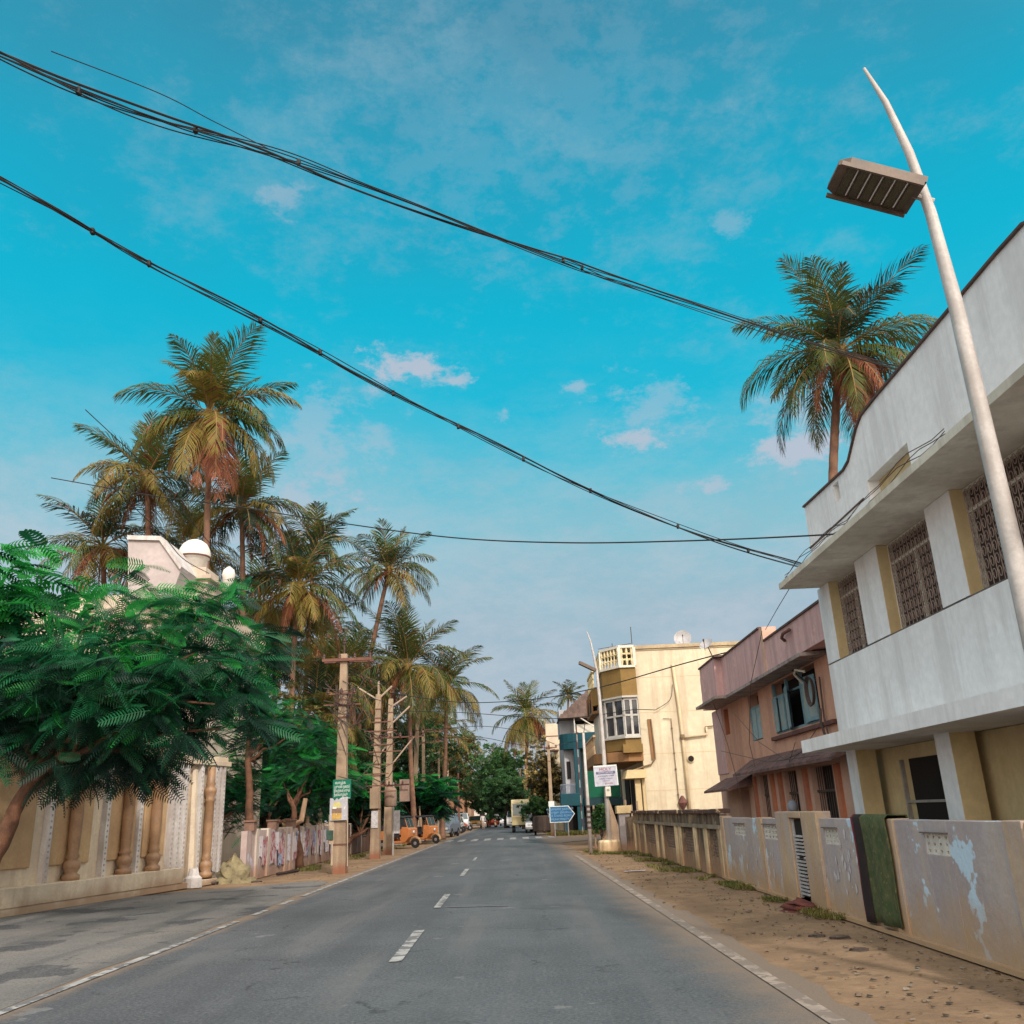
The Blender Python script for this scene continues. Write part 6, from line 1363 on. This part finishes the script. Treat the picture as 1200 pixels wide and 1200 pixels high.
def rickshaw(label, loc, rz, m, seat=(0.03, 0.03, 0.035), group='parked auto rickshaws'):
    """three-wheeled auto rickshaw, nose along +x"""
    t = thing('auto_rickshaw', label, 'auto rickshaw', loc, rz, group); W = .62
    cut = [(-1.25, .28), (-.95, .25), (-.95, .45), (-.55, .45), (-.50, .28), (.38, .28), (.42, .30), (.62, .35), (.85, .62), (.84, 1.02), (.70, 1.12), (.40, 1.14), (.34, .42), (-.28, .40), (-.33, .72), (-.55, .95), (-1.22, .98), (-1.30, .6)]
    b = MB(); b.prism(cut, 'y', -W, -W+.05); b.prism(cut, 'y', W-.05, W)
    b.box(-1.25, .60, -W+.05, W-.05, .25, .32); b.box(-1.28, -1.2, -W+.05, W-.05, .32, .96); b.box(-1.2, -.5, -W+.05, W-.05, .90, .95)
    b.prism([(.60, .33), (.86, .62), (.86, .98), (.80, 1.08), (.66, 1.10), (.58, .6)], 'y', -W*.80, W*.80); b.build('body', m, t, bevel=.02)
    b = MB(); b.prism([(-1.25, .96), (-1.28, 1.35), (-1.12, 1.66), (-.9, 1.72), (.40, 1.72), (.62, 1.66), (.56, 1.60), (-.85, 1.64), (-1.05, 1.58), (-1.18, 1.3), (-1.17, .96)], 'y', -W, W); b.prism([(-1.22, .98), (-1.22, 1.35), (-1.08, 1.62), (-.55, 1.66), (-.62, 1.1), (-.7, .96)], 'y', -W-.005, -W+.02); b.prism([(-1.22, .98), (-1.22, 1.35), (-1.08, 1.62), (-.55, 1.66), (-.62, 1.1), (-.7, .96)], 'y', W-.02, W+.005)
    b.build('hood', mat('black_canvas', (0.025,0.025,0.028), (0.04,0.04,0.045), 4, rough=.8), t)
    b = MB(); b.prism([(.70, 1.1), (.735, 1.1), (.56, 1.62), (.525, 1.62)], 'y', -W*.78, W*.78); ws = b.build('windscreen', WIND, t)
    b = MB()
    for y in (-W*.84, W*.80, -.02): b.tube([(.72, y, 1.08), (.53, y, 1.66)], .025, 5)
    b.build('screen_frame', m, ws)
    b = MB(); b.box(-1.1, -.6, -W+.08, W-.08, .62, .75); b.box(-1.17, -1.05, -W+.08, W-.08, .75, 1.2); b.box(-.15, .15, -.3, .3, .60, .72); b.box(-.22, -.14, -.28, .28, .7, 1.05); b.build('seat', mat('seat%d' % int(seat[0]*100), seat, None, 4), t)
    b = MB(); b.tube([(.72, 0, .35), (.58, 0, 1.1)], .02, 5); b.tube([(.56, -.3, 1.1), (.58, 0, 1.12), (.56, .3, 1.1)], .02, 5); b.build('handlebar', IRON, t)
    b = MB(); pts = [(.98+.32*math.cos(a), .27+.34*math.sin(a)) for a in np.linspace(-.1, PI*.92, 10)]; pin = [(.98+.28*math.cos(a), .27+.30*math.sin(a)) for a in np.linspace(PI*.92, -.1, 10)]
    b.prism(pts+pin, 'y', -.11, .11); b.build('mudguard', paint('cream_orange', (0.46,0.29,0.15)), t)
    b = MB(); b.lathe([(.02, -.06), (.08, -.05), (.10, .03), (.02, .04)], (.90, 0, .84), 12, axis='x'); b.build('headlight', LENS, t, smooth=True)
    wheel(t, .98, 0, .25, .12); wheel(t, -.75, -W+.04, .25, .12); wheel(t, -.75, W-.04, .25, .12)
    b = MB(); b.box(-.45, .45, -W-.012, -W, .20, .27); b.build('side_step', STEEL, t)
    return t
ORG = paint('orange', (0.50,0.18,0.06)); RED = paint('brick_red', (0.42,0.07,0.04))
c = gr(484, 994); rickshaw('orange auto rickshaw nearest the transformer poles, black hood, nose towards the road', (c.x-.85, c.y+.5, 0), rad(-14), ORG)
c = gr(510, 989); rickshaw('orange auto rickshaw parked behind the first one, seen past a wooden post', (c.x-.95, c.y+1.2, 0), rad(-20), ORG)
c = gr(566, 968); rickshaw('far red auto rickshaw coming up the middle of the road', (at(578, 960, 122).x, 122, 0), rad(-75), RED, group=None)

def car(name, label, cat, loc, rz, m, kind='hatch', group=None, L_=3.8, W=.82):
    t = thing(name, label, cat, loc, rz, group)
    if kind == 'van': H, prof, gl = 1.85, [(-1.9, .3), (1.75, .3), (1.9, .5), (1.88, .95), (1.45, 1.2)], [(1.45, 1.2), (.95, 1.85), (-1.82, 1.85), (-1.9, 1.2)]
    elif kind == 'suv': H, prof, gl = 1.75, [(-2.0, .35), (1.95, .35), (2.05, .6), (2.0, .95), (.95, 1.08)], [(.95, 1.08), (.45, 1.72), (-1.75, 1.75), (-2.02, 1.05)]
    else: H, prof, gl = 1.48, [(-1.8, .28), (1.75, .28), (1.85, .5), (1.78, .78), (.85, .93)], [(.85, .93), (.25, 1.44), (-1.2, 1.47), (-1.78, .95)]
    k_ = L_/3.8
    S = lambda p: [(x*k_, z) for x, z in p]
    b = MB(); b.prism(S(prof+[gl[-1]]), 'y', -W, W); b.build('body', m, t, bevel=.06)
    # greenhouse with tumblehome
    b = MB(); g = S(gl); n = len(g); z0 = min(g[0][1], g[-1][1]); 
    def yy(z): return W-.03-(z-z0)*.22
    vs = [(x, -yy(z), z) for x, z in g]+[(x, yy(z), z) for x, z in g]; b.v += vs; b.f += [(3, 2, 1, 0), (4, 5, 6, 7), (0, 1, 5, 4), (1, 2, 6, 5), (2, 3, 7, 6)]; b.m += [0]*5; gh = b.build('glasshouse', WIND, t)
    b = MB()
    b.prism([(g[1][0]+.03, H-.05), (g[2][0]-.03, H-.05), (g[2][0]+.05, H+.015), (g[1][0]-.08, H+.015)], 'y', -yy(H)-.01, yy(H)+.01)
    for s_ in (-1, 1):
        for a, c_ in ((g[0], g[1]), (g[3], g[2])): b.tube([(a[0], s_*yy(a[1]), a[1]), (c_[0], s_*yy(c_[1]), c_[1])], .035, 5)
        xm = (g[1][0]+g[2][0])/2; b.tube([(xm, s_*(yy(z0)+.0), z0), (xm, s_*yy(H-.03), H-.03)], .03, 5)
    b.build('roof', m, t)
    xf = max(x for x, z in S(prof)); xb = min(x for x, z in S(prof+gl))
    for s_ in (-1, 1):
        b = MB(); b.box(xf-.12, xf+.012, s_*W*.62-.13, s_*W*.62+.13, .58, .74); b.build('headlight', LENS, t, bevel=.02)
        b = MB(); b.box(xb-.012, xb+.1, s_*W*.78-.09, s_*W*.78+.09, .68, .92); b.build('tail_light', REDL, t, bevel=.02)
    b = MB(); b.box(xf-.1, xf+.04, -W*.95, W*.95, .30, .48); b.box(xb-.04, xb+.1, -W*.95, W*.95, .32, .48); b.build('bumper', CHROME, t, bevel=.03)
    b = MB(); b.box(xf-.03, xf+.025, -W*.4, W*.4, .56, .68); b.build('grille', BLACK, t); b = MB(); b.box(xf+.041, xf+.05, -.22, .22, .34, .45); b.box(xb-.05, xb-.041, -.22, .22, .34, .45); b.build('number_plate', SW, t)
    for x in (-1.2*k_, 1.2*k_):
        for s_ in (-1, 1): wheel(t, x, s_*(W-.06), .30 if kind != 'suv' else .35)
    return t
def cpos(px, py, Y): c = at(px, py, Y); return (c.x, Y, 0)
F90 = rad(-90)
car('parked_car', 'grey car half hidden by a wooden post beyond the rickshaws', 'car', cpos(522, 970, 78), rad(-98), paint('slate', (0.16,0.19,0.24)), 'suv')
car('parked_car', 'pale silver car with a teal windscreen behind the grey one', 'car', cpos(531, 965, 96), rad(-95), paint('silver', (0.50,0.52,0.54)), 'hatch')
car('parked_van', 'white van with teal glass parked by the far brown lamp post', 'van', cpos(541, 964, 108), rad(-88), paint('white', (0.66,0.67,0.68)), 'van')
car('parked_car', 'orange-yellow car facing us at the left of the road end', 'car', cpos(557, 962, 124), F90, paint('amber', (0.60,0.28,0.06)), 'hatch', L_=4)
car('parked_car', 'white car facing us right of the red auto rickshaw', 'car', cpos(593, 962, 134), F90, paint('white', (1, 1, 1)), 'hatch')
car('parked_van', 'white van parked against the kerb behind the yellow lorry', 'van', cpos(602, 960, 112), F90, paint('white', (1, 1, 1)), 'van')
car('parked_car', 'white car squeezed between the yellow lorry and the dark trailer', 'car', cpos(627, 968, 80.5), F90, paint('white', (1, 1, 1)), 'hatch')
car('driving_car', 'small dark car in the distance behind the red auto rickshaw', 'car', cpos(568, 960, 150), F90, paint('dark', (0.06,0.07,0.08)), 'hatch')
# lorry
t = thing('lorry', 'yellow lorry with an orange tailgate parked on the right verge, partly under the shrub', 'lorry', cpos(612, 960, 85), F90)
YL = paint('lorry_yellow', (0.66,0.46,0.14)); 
b = MB(); b.box(-2.4, 1.0, -.95, -.88, .95, 1.75); b.box(-2.4, 1.0, .88, .95, .95, 1.75); b.box(-2.4, 1.0, -.88, .88, .88, .98); b.box(.93, 1.0, -.88, .88, .98, 2.0); b.build('cargo_bed', YL, t, bevel=.01)
b = MB(); b.box(-2.5, -2.41, -.95, .95, .95, 1.62); b.build('tailgate', paint('lorry_orange', (0.66,0.30,0.09)), t, bevel=.01)
b = MB(); b.prism([(1.05, .6), (2.6, .6), (2.68, 1.3), (2.45, 2.55), (2.2, 2.75), (1.05, 2.75)], 'y', -.92, .92); b.build('cab', paint('lorry_cream', (0.68,0.55,0.30)), t, bevel=.05)
b = MB(); b.quad([(2.68, -.8, 1.45), (2.68, .8, 1.45), (2.49, .8, 2.4), (2.49, -.8, 2.4)]); b.box(1.5, 2.2, -.935, -.925, 1.6, 2.3); b.box(1.5, 2.2, .925, .935, 1.6, 2.3); b.build('cab_windows', WIND, t)
b = MB(); b.box(-2.3, 2.4, -.35, .35, .5, .86); b.box(-2.5, -2.42, -.9, .9, .5, .66); b.build('chassis', IRON, t)
for x in (-1.4, 1.9):
    for s_ in (-1, 1): wheel(t, x, s_*.78, .42, .26)
b = MB(); [b.box(-2.53, -2.50, s_*.7-.1, s_*.7+.1, .7, .82) for s_ in (-1, 1)]; b.build('tail_light', REDL, t)
# dark covered trailer
t = thing('covered_trailer', 'dark brown box trailer under a faded cover, parked beside the blue sign', 'trailer', cpos(637, 968, 70), 0)
b = MB(); b.prism([(-.80, .28), (.78, .28), (.80, 1.1), (.7, 1.28), (.45, 1.36), (-.55, 1.36), (-.75, 1.22), (-.84, .9)], 'y', -.9, 1.3); b.build('cover', mat('dusty_cover', (0.045,0.03,0.026), (0.028,0.02,0.018), 2, streak=(.09, .06, .045), bump=.6), t, bevel=.06)
wheel(t, -.62, 0, .28, .16, 'x'); wheel(t, .62, 0, .28, .16, 'x'); b = MB(); b.tube([(0, -.9, .35), (0, -1.5, .3)], .04, 5); b.build('tow_bar', IRON, t)
# wooden posts and the awning bar by the rickshaws
for i, (px, py, Y, z, lb) in enumerate([(492, 984, 62, 2.3, 'thin wooden post between the two auto rickshaws'), (513, 980, 74, 1.9, 'thick wooden post in front of the grey car')]):
    c = at(px, py, Y); b = MB(); b.tube([(0, 0, -.05), (.03, 0, z*.5), (0, 0, z)], [.10, .09, .10] if i else [.07, .06, .05], 7); o = b.build('wooden_post', mat('grey_wood', (0.40,0.29,0.20), (0.28,0.2,0.14), 4, bump=.5)); o.location = (c.x, Y, 0); tag(o, lb, 'post')
t = thing('awning_bar', 'pale pipe frame of a stall awning above the rickshaws', 'awning', cpos(495, 975, 66)); b = MB(); b.tube([(-1.3, 0, 1.75), (1.2, 0, 1.78)], .03, 5); b.tube([(-1.3, 0, 0), (-1.3, 0, 1.75)], .03, 5); b.tube([(1.2, 0, 0), (1.2, 0, 1.78)], .03, 5); b.build('frame', STEEL, t); b = MB(); b.quad([(-1.3, 0, 1.76), (1.2, 0, 1.79), (1.1, 1.6, 1.95), (-1.3, 1.6, 1.95)]); o = b.build('sheet', mat('awning_sheet', (0.05,0.05,0.05), None, 3), t); s_ = o.modifiers.new('t', 'SOLIDIFY'); s_.thickness = .02

# ------------------------------------------------------------------ people
SKIN = mat('skin', (0.20,0.10,0.065), None, 4, rough=.6); HAIR = mat('hair', (0.012,0.01,0.01), None, 5)
def person(label, loc, rz, joints, shirt, trousers, group=None):
    """one skinned body; joints: name -> (x, y, z), facing -y"""
    t = thing('person', label, 'person', loc, rz, group)
    J = joints; names = ['pelvis', 'waist', 'chest', 'neck', 'chin', 'head', 'ls', 'le', 'lh', 'lf', 'rs', 're', 'rh', 'rf', 'lhip', 'lk', 'la', 'lt', 'rhip', 'rk', 'ra', 'rt']
    R_ = dict(pelvis=.15, waist=.13, chest=.155, neck=.06, chin=.08, head=.10, ls=.065, le=.045, lh=.033, lf=.04, rs=.065, re=.045, rh=.033, rf=.04, lhip=.09, lk=.062, la=.045, lt=.04, rhip=.09, rk=.062, ra=.045, rt=.04)
    E_ = [('pelvis', 'waist'), ('waist', 'chest'), ('chest', 'neck'), ('neck', 'chin'), ('chin', 'head'), ('chest', 'ls'), ('ls', 'le'), ('le', 'lh'), ('lh', 'lf'), ('chest', 'rs'), ('rs', 're'), ('re', 'rh'), ('rh', 'rf'),
          ('pelvis', 'lhip'), ('lhip', 'lk'), ('lk', 'la'), ('la', 'lt'), ('pelvis', 'rhip'), ('rhip', 'rk'), ('rk', 'ra'), ('ra', 'rt')]
    me = bpy.data.meshes.new('body'); me.from_pydata([J[n] for n in names], [(names.index(a), names.index(c_)) for a, c_ in E_], []); me.update()
    o = bpy.data.objects.new('body', me); C.objects.link(o)
    sk = o.modifiers.new('skin', 'SKIN'); sb = o.modifiers.new('sub', 'SUBSURF'); sb.levels = 1; sb.render_levels = 1
    if not me.skin_vertices: me.skin_vertices.new()
    for i, n in enumerate(names): r_ = R_[n]; me.skin_vertices[0].data[i].radius = (r_, r_*(.75 if n in ('chest', 'waist', 'pelvis') else 1))
    me.skin_vertices[0].data[0].use_root = True
    dg = bpy.context.evaluated_depsgraph_get(); dg.update(); m2 = bpy.data.meshes.new_from_object(o.evaluated_get(dg)); bpy.data.objects.remove(o)
    m2.materials.clear(); [m2.materials.append(x) for x in (SKIN, shirt, trousers)]
    nk = J['neck'][2]-.02; pv = J['pelvis'][2]-.02; handz = max(J['lh'][2], J['rh'][2])
    for p in m2.polygons:
        z = p.center.z; d = min((Vector(J[k])-p.center).length for k in ('lf', 'rf', 'lh', 'rh')); dk = min((Vector(J[k])-p.center).length for k in ('lt', 'rt'))
        dl = min((Vector(J[k])-p.center).length for k in ('lk', 'rk', 'la', 'ra', 'lhip', 'rhip')); du = min((Vector(J[k])-p.center).length for k in ('chest', 'waist', 'ls', 'rs', 'le', 're'))
        p.material_index = 0 if (z > nk or d < .10 or dk < .08) else (1 if du < dl else 2); p.use_smooth = True
    b = bpy.data.objects.new('body', m2); C.objects.link(b); b.parent = t; KIDS.setdefault(t.name, []).append(b)
    h_ = MB(); hx, hy, hz = J['head']; h_.lathe([(.112, -.02), (.118, .04), (.10, .09), (.06, .125), (.01, .135)], (hx, hy+.015, hz), 12); h_.build('hair', HAIR, t, smooth=True)
    f = MB(); f.lathe([(.012, -.02), (.02, 0), (.008, .025)], (hx, hy-.105, hz-.04), 6)
    for s_ in (-1, 1): f.lathe([(.002, -.012), (.012, 0), (.002, .012)], (hx+s_*.038, hy-.092, hz-.01), 6); f.lathe([(.005, -.03), (.02, 0), (.005, .03)], (hx+s_*.105, hy, hz-.03), 6)
    f.box(hx-.03, hx+.03, hy-.094, hy-.085, hz-.085, hz-.075); f.build('face', SKIN, t)
    return t
walk = dict(pelvis=(0, 0, .92), waist=(0, 0, 1.08), chest=(0, 0, 1.28), neck=(0, 0, 1.46), chin=(0, -.01, 1.54), head=(0, -.01, 1.61), ls=(.19, 0, 1.40), le=(.25, .08, 1.13), lh=(.24, .02, .88), lf=(.24, -.02, .80), rs=(-.19, 0, 1.40), re=(-.25, -.04, 1.13), rh=(-.24, -.16, .90), rf=(-.24, -.2, .83),
            lhip=(.10, 0, .86), lk=(.11, -.14, .49), la=(.11, -.17, .09), lt=(.11, -.30, .04), rhip=(-.10, 0, .86), rk=(-.11, .06, .48), ra=(-.11, .26, .12), rt=(-.11, .16, .04))
ride = dict(pelvis=(0, .25, .86), waist=(0, .20, 1.02), chest=(0, .12, 1.22), neck=(0, .08, 1.40), chin=(0, .05, 1.48), head=(0, .05, 1.55), ls=(.19, .10, 1.34), le=(.28, -.10, 1.12), lh=(.30, -.36, 1.06), lf=(.28, -.43, 1.05), rs=(-.19, .10, 1.34), re=(-.28, -.10, 1.12), rh=(-.30, -.36, 1.06), rf=(-.28, -.43, 1.05),
            lhip=(.11, .22, .82), lk=(.2, -.16, .70), la=(.18, .0, .32), lt=(.18, -.12, .28), rhip=(-.11, .22, .82), rk=(-.2, -.16, .70), ra=(-.18, .0, .32), rt=(-.18, -.12, .28))
CW = mat('white_cloth', (0.66,0.63,0.60), None, 4); CD = mat('dark_cloth', (0.05,0.05,0.07), None, 4); CB = mat('blue_cloth', (0.10,0.14,0.24), None, 4)
person('person in a white shirt and pale wrap walking up the road', cpos(566, 965, 109), 0, walk, CW, mat('peach_cloth', (0.55,0.40,0.32), None, 4))
person('person in dark clothes standing beside the parked white van', cpos(549, 965, 112), rad(60), walk, CD, CD)
def motorbike(label, loc, rz, col_, group=None):
    t = thing('motorcycle', label, 'motorcycle', loc, rz, group)
    wheel(t, 0, -.62, .30, .10, 'x'); wheel(t, 0, .62, .30, .11, 'x')
    b = MB(); b.prism([(-.35, .62), (.05, .82), (.1, .75), (.0, .55), (-.3, .5)], 'x', -.12, .12); b.prism([(.25, .55), (.85, .74), (.8, .82), (.1, .62)], 'x', -.09, .09); b.build('body', col_, t, bevel=.03)
    b = MB(); b.box(-.12, .12, .02, .72, .78, .86); b.build('seat', BLACK, t, bevel=.03)
    b = MB(); b.tube([(-.09, -.62, .3), (-.09, -.42, .9)], .025, 6); b.tube([(.09, -.62, .3), (.09, -.42, .9)], .025, 6); b.tube([(-.34, -.32, 1.02), (-.1, -.42, .98), (.1, -.42, .98), (.34, -.32, 1.02)], .018, 6); b.build('fork', STEEL, t)
    b = MB(); b.lathe([(.02, -.06), (.085, -.05), (.09, .04), (.02, .06)], (0, -.50, .86), 12, axis='y'); b.build('headlight', LENS, t, smooth=True)
    b = MB(); b.box(-.14, .14, -.15, .25, .28, .55); b.tube([(.16, 0, .3), (.17, .7, .36)], .035, 6); b.build('engine', IRON, t, bevel=.03)
    return t
p_ = cpos(572, 962, 126); motorbike('motorcycle coming towards us, ridden by a person in blue', p_, 0, BLACK); person('person in a blue shirt riding the motorcycle on the far road', p_, 0, ride, CB, CD)
for px, Y, lb, m__ in ((533, 90, 'scooter parked beyond the grey car, nearest of three', CHROME), (536, 95, 'dark motorcycle parked in front of the brown lamp post', BLACK), (545, 104, 'motorcycle leaning at the verge just before the white van', RED)):
    q_ = cpos(px, 970, Y); motorbike(lb, q_, rad(70), m__, 'motorcycles parked on the left verge')
car('parked_car', 'blue-teal small car parked beyond the motorcycles on the left', 'car', cpos(534, 966, 116), rad(-92), paint('teal', (0.10,0.30,0.36)), 'hatch')
person('person in a white shirt waiting among the parked motorcycles', cpos(541, 966, 99), rad(-40), walk, CW, CD)
p_ = cpos(529, 975, 86); motorbike('motorcycle parked beside the grey car', (p_[0]+.5, 82, 0), rad(15), RED)
